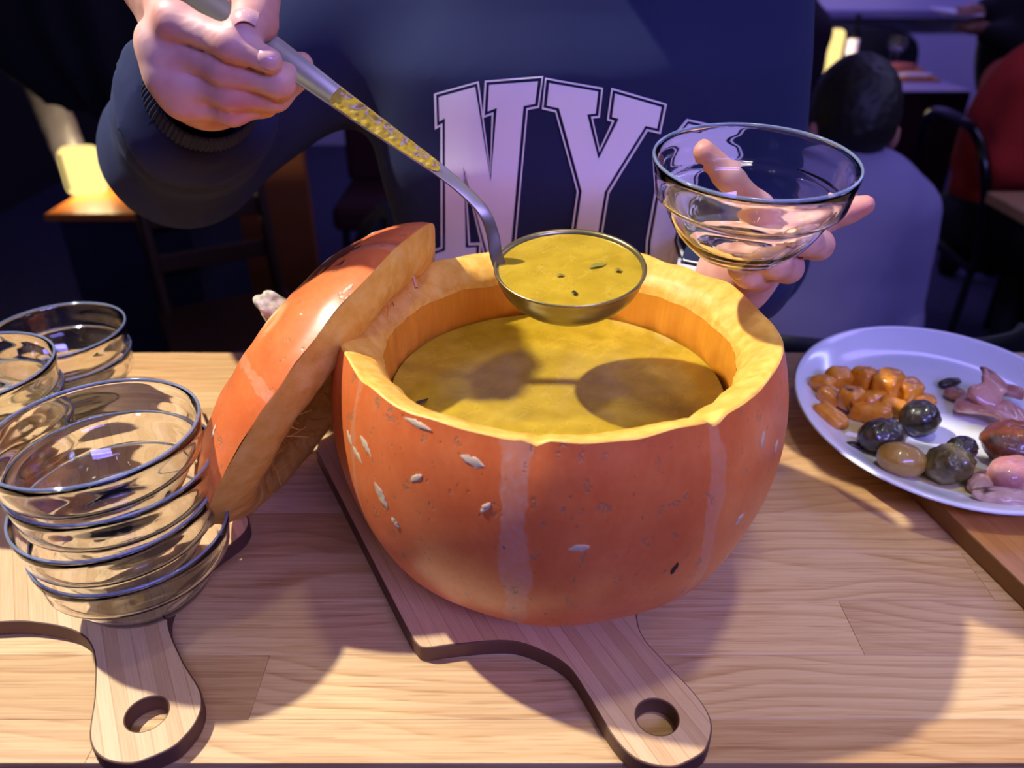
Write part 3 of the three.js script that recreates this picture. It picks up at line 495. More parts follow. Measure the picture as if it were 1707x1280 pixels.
  const g4 = paint(bare(sdfGeo((x, y, z) => Math.min(torso(x, y, z, -0.03), cap(x, y, z, SHR, ELR, 0.045, 0.036), cap(x, y, z, ELR, WRR, 0.034, 0.022), cap(x, y, z, SHL, ELL, 0.045, 0.036), cap(x, y, z, ELL, WRL, 0.034, 0.022)), loc(-0.46, -0.42, -1.06), loc(0.36, 0.45, -0.5), 0.012)), col);
  mesh('body', mergeGeometries([g1, g2, g3, g4]), skin, person);
  // hair and trousers
  mesh('hair', sdfGeo((x, y, z) => Math.max(smin(ell(x, y, z, HC.clone().add(V(0, 0.035, -0.012)), 0.088, 0.108, 0.1), cap(x, y, z, HC.clone().add(V(0, 0, -0.07)), HC.clone().add(V(0, -0.13, -0.085)), 0.06, 0.05), 0.04) + 0.005 * fbm(x * 60, y * 14, z * 60, 3), -ell(x, y, z, HC.clone().add(V(0, -0.03, 0.1)), 0.075, 0.085, 0.085)), HC.clone().add(V(-0.12, -0.2, -0.16)), HC.clone().add(V(0.12, 0.16, 0.12)), 0.006), std(0x2a1d14, 0.6), person);
  mesh('trousers', sdfGeo((x, y, z) => { let d = Math.max(torso(x, y, z, -0.012), y - (TY - 0.24)); for (const s of [-1, 1]) { d = smin(d, cap(x, y, z, V(0.05 + s * 0.085, TY - 0.36, -0.93), V(0.05 + s * 0.1, 0.5, -0.93), 0.085, 0.062), 0.03); d = smin(d, cap(x, y, z, V(0.05 + s * 0.1, 0.5, -0.93), V(0.05 + s * 0.1, 0.06, -0.95), 0.062, 0.05), 0.02); } return Math.max(d, 0.04 - y); }, V(-0.2, 0, -1.1), V(0.3, TY - 0.2, -0.78), 0.012), std(0x14161f, 0.9), person);
  for (const s of [-1, 1]) mesh('shoe', box(0.1, 0.08, 0.27, 0.035).translate(0.05 + s * 0.1, 0.041, -0.89), std(0x202024, 0.6), person);
  // nails
  const nail = (tip, prev, look, w, l) => {
    const t = tip.clone().sub(prev).normalize(), n = look.clone().addScaledVector(t, -look.dot(t)).normalize(), s = t.clone().cross(n);
    const m = mesh('fingernail', grid(10, 8, (u, v) => { const a = (u - 0.5) * 2, b = (v - 0.5) * 2, k = 1 - 0.22 * Math.max(0, b) ** 3 - 0.1 * Math.max(0, -b) ** 4; return V(a * w * k, 0.0011 - 0.0030 * a * a - 0.0024 * b * b, b * l); }), phys(0xe2aea6, 0.28, { clearcoat: 0.3, side: THREE.DoubleSide }), person);
    m.quaternion.setFromRotationMatrix(new THREE.Matrix4().makeBasis(s.clone().negate(), n, t)); return (c, r) => m.position.copy(c).addScaledVector(n, r);
  };
  const toCam = (p) => camera.position.clone().sub(p).normalize();
  const it = rh.index[0], tt = rh.thumb[0];
  nail(it[3], it[2], toCam(it[3]).add(V(0.25, 0.0, 0)), 0.0054, 0.0062)(it[3].clone().lerp(it[2], 0.04), 0.0068);
  nail(tt[3], tt[2], toCam(tt[3]).add(V(-0.2, -0.05, 0)), 0.0074, 0.0074)(tt[3].clone().lerp(tt[2], -0.08), 0.0087);
  for (const k of ['middle', 'ring', 'little']) { const f = lh[k][0]; nail(f[3], f[2], toCam(f[3]).add(V(0, -0.3, 0)), 0.0048, 0.0055)(f[3].clone().lerp(f[2], 0.1), 0.0074); }
  // ribbed cuff at the ladle hand
  const ax = axR, c0 = sleeveEndR.clone(), su = ax.clone().cross(V(0, 1, 0)).normalize(), sv = su.clone().cross(ax);
  mesh('cuff', grid(360, 12, (u, v) => { const a = u * 2 * Math.PI, q = v < 0.5 ? v * 2 : 2 - v * 2, inn = v > 0.5 ? 0.0028 : 0, rib = 0.0006 * Math.cos(a * 72), r = 0.0395 - 0.004 * q + 0.0018 * Math.sin(q * 3.1) - inn + rib * (v < 0.5 ? 1 : 0.5); return c0.clone().addScaledVector(ax, q * 0.036 - 0.009).addScaledVector(su, Math.cos(a) * r).addScaledVector(sv, Math.sin(a) * r); }, true), navy, person);
  // ribbed collar
  mesh('collar', grid(160, 10, (u, v) => { const a = u * 2 * Math.PI, b = v * 2 * Math.PI; const r = 0.079 + 0.0085 * Math.cos(b); return loc(0.05, 0.437, -0.757).add(V(Math.cos(a) * r, Math.sin(b) * 0.013 - 0.035 * Math.sin(a), Math.sin(a) * r * 0.92)); }, true), navy, person);
  // varsity letters: pieces of white felt laid on the chest
  const zoom = (pts) => pts.map(([x, y]) => [x / 3.414 + 700, y / 3.414 + 100]);
  const N = zoom([[112, 208], [315, 152], [405, 690], [440, 268], [388, 288], [396, 140], [672, 120], [655, 245], [590, 258], [524, 1000], [512, 1120], [395, 1120], [252, 600], [262, 1065], [322, 1062], [320, 1155], [85, 1185], [90, 1100], [150, 1080], [148, 325], [116, 345]]);
  const Y = zoom([[735, 130], [1012, 178], [998, 300], [950, 305], [1015, 560], [1130, 330], [1092, 320], [1110, 190], [1370, 265], [1345, 385], [1280, 370], [1050, 740], [1010, 990], [985, 1130], [860, 1130], [885, 985], [920, 740], [790, 270], [722, 255]]);
  const C = [[1147, 206], [1192, 216], [1222, 242], [1236, 292], [1196, 296], [1186, 268], [1164, 256], [1150, 274], [1138, 330], [1124, 400], [1140, 440], [1190, 450], [1190, 490], [1120, 488], [1082, 440], [1084, 400], [1098, 320], [1116, 244]];
  const march = (px, py) => { const d = rayDir(px, py).normalize(), p = camera.position.clone().addScaledVector(d, 0.55); for (let i = 0; i < 60; i++) { const s = sweat(p.x, p.y, p.z); p.addScaledVector(d, s * 0.7); if (Math.abs(s) < 0.0002) break; } return p; };
  // chest frame: flatten letters on the marched surface, subdivided
  const offsetPoly = (P, o) => { const n = P.length, out = []; let A = 0; for (let i = 0; i < n; i++) A += P[i][0] * P[(i + 1) % n][1] - P[(i + 1) % n][0] * P[i][1]; const sg = A > 0 ? 1 : -1;
    for (let i = 0; i < n; i++) { const a = P[(i + n - 1) % n], b = P[i], c = P[(i + 1) % n]; const l1 = Math.hypot(b[0] - a[0], b[1] - a[1]), l2 = Math.hypot(c[0] - b[0], c[1] - b[1]); const n1 = [(b[1] - a[1]) / l1 * sg, -(b[0] - a[0]) / l1 * sg], n2 = [(c[1] - b[1]) / l2 * sg, -(c[0] - b[0]) / l2 * sg]; let mx = n1[0] + n2[0], my = n1[1] + n2[1]; const ml = Math.hypot(mx, my); mx /= ml; my /= ml; const k = Math.min(2.2, 1 / Math.max(0.3, mx * n1[0] + my * n1[1])); out.push([b[0] + mx * o * k, b[1] + my * o * k]); } return out; };
  const felt = phys(0xefedf6, 0.95, { sheen: 0.3, side: THREE.DoubleSide });
  const flatShape = (outerP, holeP) => { const s = new THREE.Shape(outerP.map((p) => new THREE.Vector2(p[0], p[1]))); if (holeP) s.holes.push(new THREE.Path(holeP.map((p) => new THREE.Vector2(p[0], p[1])))); const g = new THREE.ShapeGeometry(s); let tri = [], q = g.attributes.position; for (let i = 0; i < g.index.count; i++) { const k = g.index.getX(i); tri.push([q.getX(k), q.getY(k)]); }
    for (let pass = 0; pass < 8; pass++) { const nx = []; let any = false; for (let i = 0; i < tri.length; i += 3) { const [a, b, c] = [tri[i], tri[i + 1], tri[i + 2]], L = (p, r) => Math.hypot(p[0] - r[0], p[1] - r[1]), l = [L(a, b), L(b, c), L(c, a)], m = Math.max(...l); if (m < 22) { nx.push(a, b, c); continue; } any = true; const k = l.indexOf(m), v = [a, b, c], p = v[k], r = v[(k + 1) % 3], o = v[(k + 2) % 3], h = [(p[0] + r[0]) / 2, (p[1] + r[1]) / 2]; nx.push(p, h, o, h, r, o); } tri = nx; if (!any) break; }
    return tri; };
  const layCache = {};
  const lay = (tri, lift) => { const pos = []; for (const [x, y] of tri) { const key = `${x.toFixed(2)},${y.toFixed(2)}`; let h = layCache[key]; if (!h) { const p = march(x, y), e = 0.002; const n = V(sweat(p.x + e, p.y, p.z) - sweat(p.x - e, p.y, p.z), sweat(p.x, p.y + e, p.z) - sweat(p.x, p.y - e, p.z), sweat(p.x, p.y, p.z + e) - sweat(p.x, p.y, p.z - e)).normalize(); h = layCache[key] = [p, n]; } const p = h[0].clone().addScaledVector(h[1], lift); pos.push(p.x, p.y, p.z); } const g = new THREE.BufferGeometry(); g.setAttribute('position', new THREE.Float32BufferAttribute(pos, 3)); return g; };
  const shirt = person.children.find((c) => c.name === 'sweatshirt');
  for (const [nm, P] of [['letter_n', N], ['letter_y', Y], ['letter_c', C]]) {
    const parts = []; for (const tri of [flatShape(P), flatShape(offsetPoly(P, 7.6), offsetPoly(P, 5.2))]) parts.push(lay(tri, 0.0024), lay(tri, 0.0006));
    const g = mergeVertices(mergeGeometries(parts), 1e-6); g.computeVertexNormals();
    mesh(nm, g, felt, shirt).userData.label = `white felt ${nm.slice(-1).toUpperCase()} with outline`;
  }
}
// the bowl in the other hand
{ const c = D(1260, 265, 0.455), q = new THREE.Quaternion().setFromEuler(new THREE.Euler(0.13, 0, 0)); const m = bowl(V(0, 0, 0), 'empty glass bowl held up in the hand beside the ladle'); m.quaternion.copy(q); m.position.copy(c).sub(V(0, 0.0595, 0).applyQuaternion(q)); }

// ---------------------------------------------------------------- plate of food
const PLC = V(0.390, TY + 0.0152, -0.601), PLT = 0.32;
{
  const pr = curve2([[0.0, 0.006], [0.55, 0.006], [0.74, 0.0068], [0.83, 0.0105], [0.93, 0.0175], [0.99, 0.0205], [1.0, 0.0195], [0.985, 0.0175], [0.9, 0.0125], [0.8, 0.006], [0.62, 0.0022], [0.58, 0], [0.55, 0], [0.53, 0.0022], [0.0, 0.0022]]);
  const m = single('serving_plate', grid(128, 90, (u, v) => { const a = u * 2 * Math.PI, q = pr(v); return V(Math.cos(a) * q.x * 0.130, q.y, -Math.sin(a) * q.x * 0.1615).applyAxisAngle(V(0, 1, 0), 0); }, true), porcelain, 'oval white porcelain plate with roasted vegetables and sliced meat', 'plate', PLC);
  m.rotation.y = -PLT;
}
const PLY = 0.0152 + 0.006;                               // plate floor above the table
function blobGeo(rx, ry, rz, amp, freq, s, detail = 24, box = 2) {
  return grid(detail * 2, detail, (u, v) => { const th = u * 2 * Math.PI, ph = v * Math.PI, d = V(Math.sin(ph) * Math.cos(th), Math.cos(ph), -Math.sin(ph) * Math.sin(th)); const k = Math.pow(Math.abs(d.x) ** box + Math.abs(d.y) ** box + Math.abs(d.z) ** box, -1 / box); const n = 1 + amp * fbm(d.x * freq + s, d.y * freq, d.z * freq, 3); return V(d.x * rx, d.y * ry, d.z * rz).multiplyScalar(k * n); }, true);
}
function tint(g, a, b, freq, s, c, thr = 0.3) { const A = lin(a), B = lin(b), C = c !== undefined && lin(c); return paint(g, (x, y, z) => { let q = lerp3(A, B, clamp(0.5 + 1.5 * fbm(x * freq + s, y * freq, z * freq, 3))); if (C) { const n = fbm(x * freq * 0.6 + s * 3, y * freq * 0.6, z * freq * 0.6 + 4, 3); q = lerp3(q, C, sstep(thr - 0.1, thr + 0.08, n)); } return q; }); }
const grainTex = dataTex(512, 512, (u, v) => { const n = 0.5 + 0.55 * fbm(u * 26, v * 11, 3, 4) + 0.3 * fbm(u * 90, v * 60, 8, 2); return [n, n, n]; }, false);
const glossFood = phys(0xffffff, 0.36, { vertexColors: true, bumpMap: grainTex, bumpScale: 0.0004, clearcoat: 0.7, clearcoatRoughness: 0.08 });
const meatMat = phys(0xffffff, 0.42, { vertexColors: true, bumpMap: grainTex, bumpScale: 0.0007, clearcoat: 0.6, clearcoatRoughness: 0.12, side: THREE.DoubleSide });
function food(name, label, cat, px, py, lift, geo, mat, rot = [0, 0, 0], group) { const p = T(px, py, PLY + lift); const m = single(name, geo, mat, label, cat, p, group); m.rotation.set(...rot); return m; }
{
  const cubes = [[1372, 640, 0.011, 0.011, 0.008, 0.0085], [1398, 630, 0.013, 0.0125, 0.0095, 0.011], [1441, 632, 0.0145, 0.012, 0.0115, 0.011], [1480, 640, 0.016, 0.0155, 0.0125, 0.0125], [1515, 650, 0.013, 0.0125, 0.0095, 0.0105], [1385, 660, 0.008, 0.012, 0.007, 0.009], [1418, 664, 0.0125, 0.0105, 0.0105, 0.0105], [1452, 688, 0.0085, 0.017, 0.008, 0.0105], [1385, 694, 0.0068, 0.0085, 0.0065, 0.016], [1530, 666, 0.0068, 0.0155, 0.0062, 0.008], [1490, 678, 0.0078, 0.013, 0.007, 0.009], [1455, 664, 0.0075, 0.012, 0.007, 0.01]];
  const where = ['at the plate rim side of the orange heap', 'on the upper corner of the orange heap', 'tall piece at the back of the orange heap', 'largest piece topping the orange heap', 'at the meat side of the orange heap', 'lying low at the rim side of the orange heap', 'with a charred brown spot in the orange heap', 'flat piece beside the dark potatoes', 'long flat piece lying along the plate rim', 'thin strip pointing at the sliced meat', 'small piece beneath the largest cube', 'small piece in the middle of the orange heap'];
  cubes.forEach(([x, y, l, a, b, c], i) => food('squash_cube', `roasted squash cube ${where[i]}`, 'squash', x, y, l, tint(blobGeo(a, b, c, 0.28, 1.5, i * 3.7, 14, 4), 0xf0a028, 0xde8216, 160, i, i === 6 ? 0x4a2414 : 0xcc6a10, i === 6 ? 0.12 : 0.42), glossFood, [rr(-0.25, 0.25), i === 8 ? 0.5 : rr(-0.9, 0.9), rr(-0.25, 0.25)], 'roasted squash cubes on the plate'));
  food('purple_potato', 'round blackish purple roasted potato beside the squash', 'potato', 1533, 697, 0.0155, tint(blobGeo(0.0168, 0.0158, 0.0162, 0.12, 2.6, 3, 28), 0x1c1612, 0x2c2420, 120, 4, 0x3c3a1c, 0.3), glossFood, [0.2, 0.4, 0]);
  food('purple_potato', 'wrinkled brownish purple potato tucked behind the pale potato', 'potato', 1470, 726, 0.013, tint(blobGeo(0.0205, 0.0142, 0.0155, 0.16, 2.8, 9, 28), 0x332a24, 0x4a4028, 110, 2, 0x5c5428, 0.2), glossFood, [0, 0.2, 0.1]);
  food('new_potato', 'smooth pale yellow potato half in the plate centre sauce', 'potato', 1503, 766, 0.0125, tint(blobGeo(0.0195, 0.0138, 0.0155, 0.06, 1.6, 5, 28), 0xb08a3a, 0xa87c34, 90, 3), glossFood, [0, -0.2, -0.12]);
  food('brown_potato', 'squashed olive brown potato with torn skin next to the pale one', 'potato', 1582, 773, 0.0135, tint(blobGeo(0.0205, 0.0150, 0.0165, 0.22, 2.2, 7, 30), 0x6e5f30, 0x4c4224, 90, 8, 0x2c241c, 0.22), glossFood, [0.1, 0.4, 0]);
  food('purple_potato', 'small black potato piece lying on the olive brown potato', 'potato', 1602, 748, 0.021, tint(blobGeo(0.0125, 0.0095, 0.0105, 0.24, 2.4, 2, 22), 0x181210, 0x2a2020, 130, 6), glossFood, [0.3, 0.2, 0.3]);
  food('charred_leaf', 'small charred leaf beside the wrinkled purple potato', 'leaf', 1426, 742, 0.003, tint(blobGeo(0.0085, 0.0022, 0.0042, 0.4, 3, 5, 12), 0x201a14, 0x2c2418, 200, 1), glossFood, [0, -0.3, 0]);
  // sauce puddle
  const sauce = grid(64, 8, (u, v) => { const a = u * 2 * Math.PI, r = v * (1 + 0.35 * fbm(Math.cos(a) * 2, Math.sin(a) * 2, 2, 3)); return V(Math.cos(a) * r * 0.05, 0.0011 * (1 - v ** 4), -Math.sin(a) * r * 0.03); }, true);
  const sp = food('sauce_puddle', 'thin yellowish gravy pooled on the plate around the potatoes', 'sauce', 1565, 795, 0.0, sauce, phys(0xd8c48e, 0.1, { clearcoat: 0.6 }), [0, -0.35, 0]); sp.position.y += 0.0004;
  food('sauce_puddle', 'thin yellowish gravy pooled between squash and plate rim', 'sauce', 1425, 715, 0.0003, sauce.clone().scale(0.5, 1, 0.7), phys(0xddd0a8, 0.1, { clearcoat: 0.6 }), [0, 0.2, 0]);
  // sliced meat
  const sheet = (w, l, th, bend, s) => grid(40, 24, (u, v) => { const a = u * 2 * Math.PI, cx = Math.cos(a), sy = Math.sin(a), x = Math.sign(cx) * Math.abs(cx) ** 0.5 * w * (0.85 + 0.35 * noise(v * 3, s, 1)) * Math.sqrt(Math.max(0.0, 1 - (2 * v - 1) ** 8)), z = (v - 0.5) * l; return V(x + 0.004 * noise(v * 4, s, 2), Math.sign(sy) * Math.abs(sy) ** 0.6 * th * 0.5 + bend(x / w, v) + 0.0016 * fbm(x * 120, z * 120, s, 2), z); }, true);
  food('ham_slice', 'broad pink slice of ham lying flat beneath the folded slice', 'meat', 1655, 690, 0.0075, tint(sheet(0.02, 0.062, 0.007, (x, v) => 0.006 * Math.sin(v * 3) , 1), 0xd29a88, 0xbc7868, 110, 1, 0xdcae9c, 0.2), meatMat, [0, 0.95, 0]);
  food('ham_slice', 'pink slice of ham folded upright with browned edge', 'meat', 1637, 650, 0.019, tint(sheet(0.014, 0.044, 0.006, (x, v) => 0.012 * Math.sin(v * 2.6) + 0.004 * x, 4), 0xd49a88, 0xc27e6c, 80, 5, 0x6a3428, 0.3), meatMat, [0.55, -0.75, -0.35]);
  food('ham_slice', 'narrow strip of ham with dark crust behind the folded slice', 'meat', 1672, 652, 0.012, tint(sheet(0.009, 0.036, 0.007, (x, v) => 0.003 * Math.sin(v * 3), 8), 0xc08272, 0x9a5644, 90, 2, 0x4a281c, 0.12), meatMat, [0.1, 1.15, 0.15]);
  food('crust_piece', 'dark burnt crust end poking out beside the ham', 'meat', 1583, 638, 0.005, tint(blobGeo(0.011, 0.0045, 0.0055, 0.3, 2.5, 8, 14), 0x33241a, 0x1c1712, 150, 2, 0x8a6a3a, 0.3), meatMat, [0, 0.1, 0.15]);
  food('ham_slice', 'small pink ham corner under the folded slice', 'meat', 1592, 656, 0.005, tint(blobGeo(0.011, 0.0048, 0.009, 0.25, 2, 4, 16), 0xc48474, 0xb0685a, 120, 2), meatMat, [0, 0.4, 0]);
  food('roast_chunk', 'brown roast meat chunk with grey fat at the ham end', 'meat', 1688, 736, 0.0155, tint(blobGeo(0.027, 0.0165, 0.0215, 0.2, 1.8, 6, 30), 0x7a3c1c, 0x5c2c16, 70, 2, 0x8a8068, 0.14), meatMat, [0, 0.35, 0]);
  food('pork_slice', 'pale pink rolled pork slice on top of the white slices', 'meat', 1690, 790, 0.013, tint(blobGeo(0.0205, 0.0125, 0.0145, 0.1, 1.8, 12, 26, 2.6), 0xc98a84, 0xb87470, 80, 2, 0xd8a89a, 0.2), meatMat, [0, 0.3, 0]);
  food('pork_slice', 'thin pork slice with browned rim lying against the brown potato', 'meat', 1640, 802, 0.0065, tint(blobGeo(0.0175, 0.0055, 0.0095, 0.22, 2.4, 16, 20), 0xc29a88, 0xae8272, 110, 5, 0x5c2e18, 0.16), meatMat, [0, 0.55, 0.1]);
  food('pork_slice', 'long white pork slice with dark spots along the plate edge', 'meat', 1680, 830, 0.0078, tint(blobGeo(0.0255, 0.0072, 0.0095, 0.16, 2.4, 21, 24), 0xd0ab9c, 0xb98c7c, 110, 3, 0x4a2a1c, 0.2), meatMat, [0, -0.2, 0]);
}

// ---------------------------------------------------------------- things behind, on the right
const hairBrown = std(0x1d1512, 0.7);
// seated person in the grey sweater, seen from behind
{
  const g = thing('person', 'short dark haired person in a lilac grey sweater seated with back turned', 'person', V(0, 0, 0));
  const H = D(1420, 192, 1.72), bx = H.x - 0.03, bz = H.z + 0.05;
  const sw = (x, y, z) => {
    let d = ell(x, y, z, V(bx, 0.78, bz), 0.2, 0.34, 0.13);
    d = smin(d, ell(x, y, z, V(bx, 0.95, bz), 0.2, 0.14, 0.115), 0.06);
    d = smin(d, cap(x, y, z, V(bx - 0.1, 1.0, bz), V(bx + 0.1, 1.0, bz), 0.085, 0.085), 0.06);
    for (const s of [-1, 1]) { d = smin(d, cap(x, y, z, V(bx + s * 0.185, 0.97, bz), V(bx + s * 0.235, 0.68, bz - 0.02), 0.066, 0.056), 0.04); d = smin(d, cap(x, y, z, V(bx + s * 0.235, 0.68, bz - 0.02), V(bx + s * 0.16, 0.72, bz - 0.26), 0.056, 0.042), 0.03); }
    return Math.max(smin(d, cap(x, y, z, V(bx, 1.03, bz), V(bx + 0.01, 1.055, bz - 0.01), 0.066, 0.058), 0.04), 0.5 - y) + 0.005 * fbm(x * 9, y * 9, z * 9, 2);
  };
  mesh('sweater', sdfGeo(sw, V(bx - 0.34, 0.46, bz - 0.36), V(bx + 0.34, 1.16, bz + 0.2), 0.012), phys(0x8d84a8, 0.95, { sheen: 0.4 }), g);
  const hd = (x, y, z) => { let d = ell(x, y, z, H, 0.078, 0.115, 0.095); d = smin(d, cap(x, y, z, V(H.x, H.y - 0.05, H.z + 0.015), V(bx, 1.02, bz - 0.01), 0.05, 0.055), 0.03); for (const s of [-1, 1]) d = smin(d, ell(x, y, z, V(H.x + s * 0.09, H.y - 0.04, H.z + 0.025), 0.012, 0.034, 0.02), 0.006); for (const s of [-1, 1]) d = smin(d, cap(x, y, z, V(bx + s * 0.16, 0.72, bz - 0.26), V(bx + s * 0.13, 0.73, bz - 0.36), 0.032, 0.03), 0.01); for (const s of [-1, 1]) { d = smin(d, cap(x, y, z, V(bx, 1.0, bz), V(bx + s * 0.185, 0.96, bz), 0.05, 0.045), 0.02); d = smin(d, cap(x, y, z, V(bx + s * 0.185, 0.96, bz), V(bx + s * 0.235, 0.68, bz - 0.02), 0.04, 0.036), 0.01); d = smin(d, cap(x, y, z, V(bx + s * 0.235, 0.68, bz - 0.02), V(bx + s * 0.16, 0.72, bz - 0.26), 0.036, 0.032), 0.01); } return d; };
  mesh('body', sdfGeo(hd, V(bx - 0.3, 0.62, bz - 0.44), V(bx + 0.3, H.y + 0.14, bz + 0.16), 0.01), phys(0xb9806c, 0.55), g);
  mesh('hair', sdfGeo((x, y, z) => { let d = ell(x, y, z, V(H.x, H.y + 0.022, H.z + 0.006), 0.09, 0.108, 0.106); d = smin(d, cap(x, y, z, V(H.x, H.y - 0.02, H.z + 0.045), V(H.x - 0.005, H.y - 0.065, H.z + 0.036), 0.062, 0.046), 0.05); d += 0.006 * fbm(x * 70, y * 60, z * 70, 3); return Math.max(d, -ell(x, y, z, V(H.x, H.y - 0.05, H.z - 0.1), 0.12, 0.11, 0.095)); }, V(H.x - 0.13, H.y - 0.16, H.z - 0.13), V(H.x + 0.13, H.y + 0.16, H.z + 0.14), 0.006), std(0x1c1512, 0.55), g);
  mesh('trousers', sdfGeo((x, y, z) => { let d = ell(x, y, z, V(bx, 0.52, bz - 0.03), 0.19, 0.1, 0.15); for (const s of [-1, 1]) { d = smin(d, cap(x, y, z, V(bx + s * 0.1, 0.52, bz - 0.03), V(bx + s * 0.13, 0.52, bz - 0.45), 0.085, 0.065), 0.03); d = smin(d, cap(x, y, z, V(bx + s * 0.13, 0.52, bz - 0.45), V(bx + s * 0.13, 0.06, bz - 0.42), 0.062, 0.045), 0.02); } return d; }, V(bx - 0.26, 0, bz - 0.56), V(bx + 0.26, 0.66, bz + 0.16), 0.016), std(0x14141c, 0.9), g);
}
function chair(name, label, at, turn, backPts, seatY = 0.46) {
  const g = thing(name, label, 'chair', at); g.rotation.y = turn;
  mesh('seat', box(0.42, 0.04, 0.42, 0.015).translate(0, seatY, 0), black, g);
  for (const sx of [-1, 1]) for (const sz of [-1, 1]) mesh('leg', tube([V(sx * 0.18, seatY - 0.02, sz * 0.18), V(sx * 0.2, 0.02, sz * 0.2)], 0.014, 8, 10), black, g);
  mesh('back_rail', tube(backPts, 0.018, 48, 10), phys(0x0a0a0e, 0.2), g);
  return g;
}
// black chair drawn up to the far side of our table, its curved back rail showing over the plate
{
  const c = thing('bar_stool', 'black bar stool with wide curved back standing behind the white plate', 'chair', V(0.52, 0, -1.02));
  mesh('back_rail', grid(40, 10, (u, v) => { const a = mix(-1.3, 1.3, u), b = v * 2 * Math.PI; const rad = 0.235 + 0.014 * Math.cos(b); return V(Math.sin(a) * rad, 1.005 + 0.045 * Math.sin(b) - 0.012 * a * a, -0.05 + Math.cos(a) * rad * 0.6); }), black, c);
  mesh('seat', new THREE.CylinderGeometry(0.19, 0.18, 0.05, 32).translate(0, 0.78, -0.03), black, c);
  for (const s of [-1, 1]) { mesh('leg', tube([V(s * 0.14, 0.76, 0.1), V(s * 0.2, 0.01, 0.16)], 0.014, 8, 8), black, c); mesh('leg', tube([V(s * 0.14, 0.76, -0.16), V(s * 0.2, 0.01, -0.22)], 0.014, 8, 8), black, c); mesh('post', tube([V(s * 0.17, 0.78, 0.02), V(s * 0.215, 0.98, 0.02)], 0.012, 8, 8), black, c); }
}
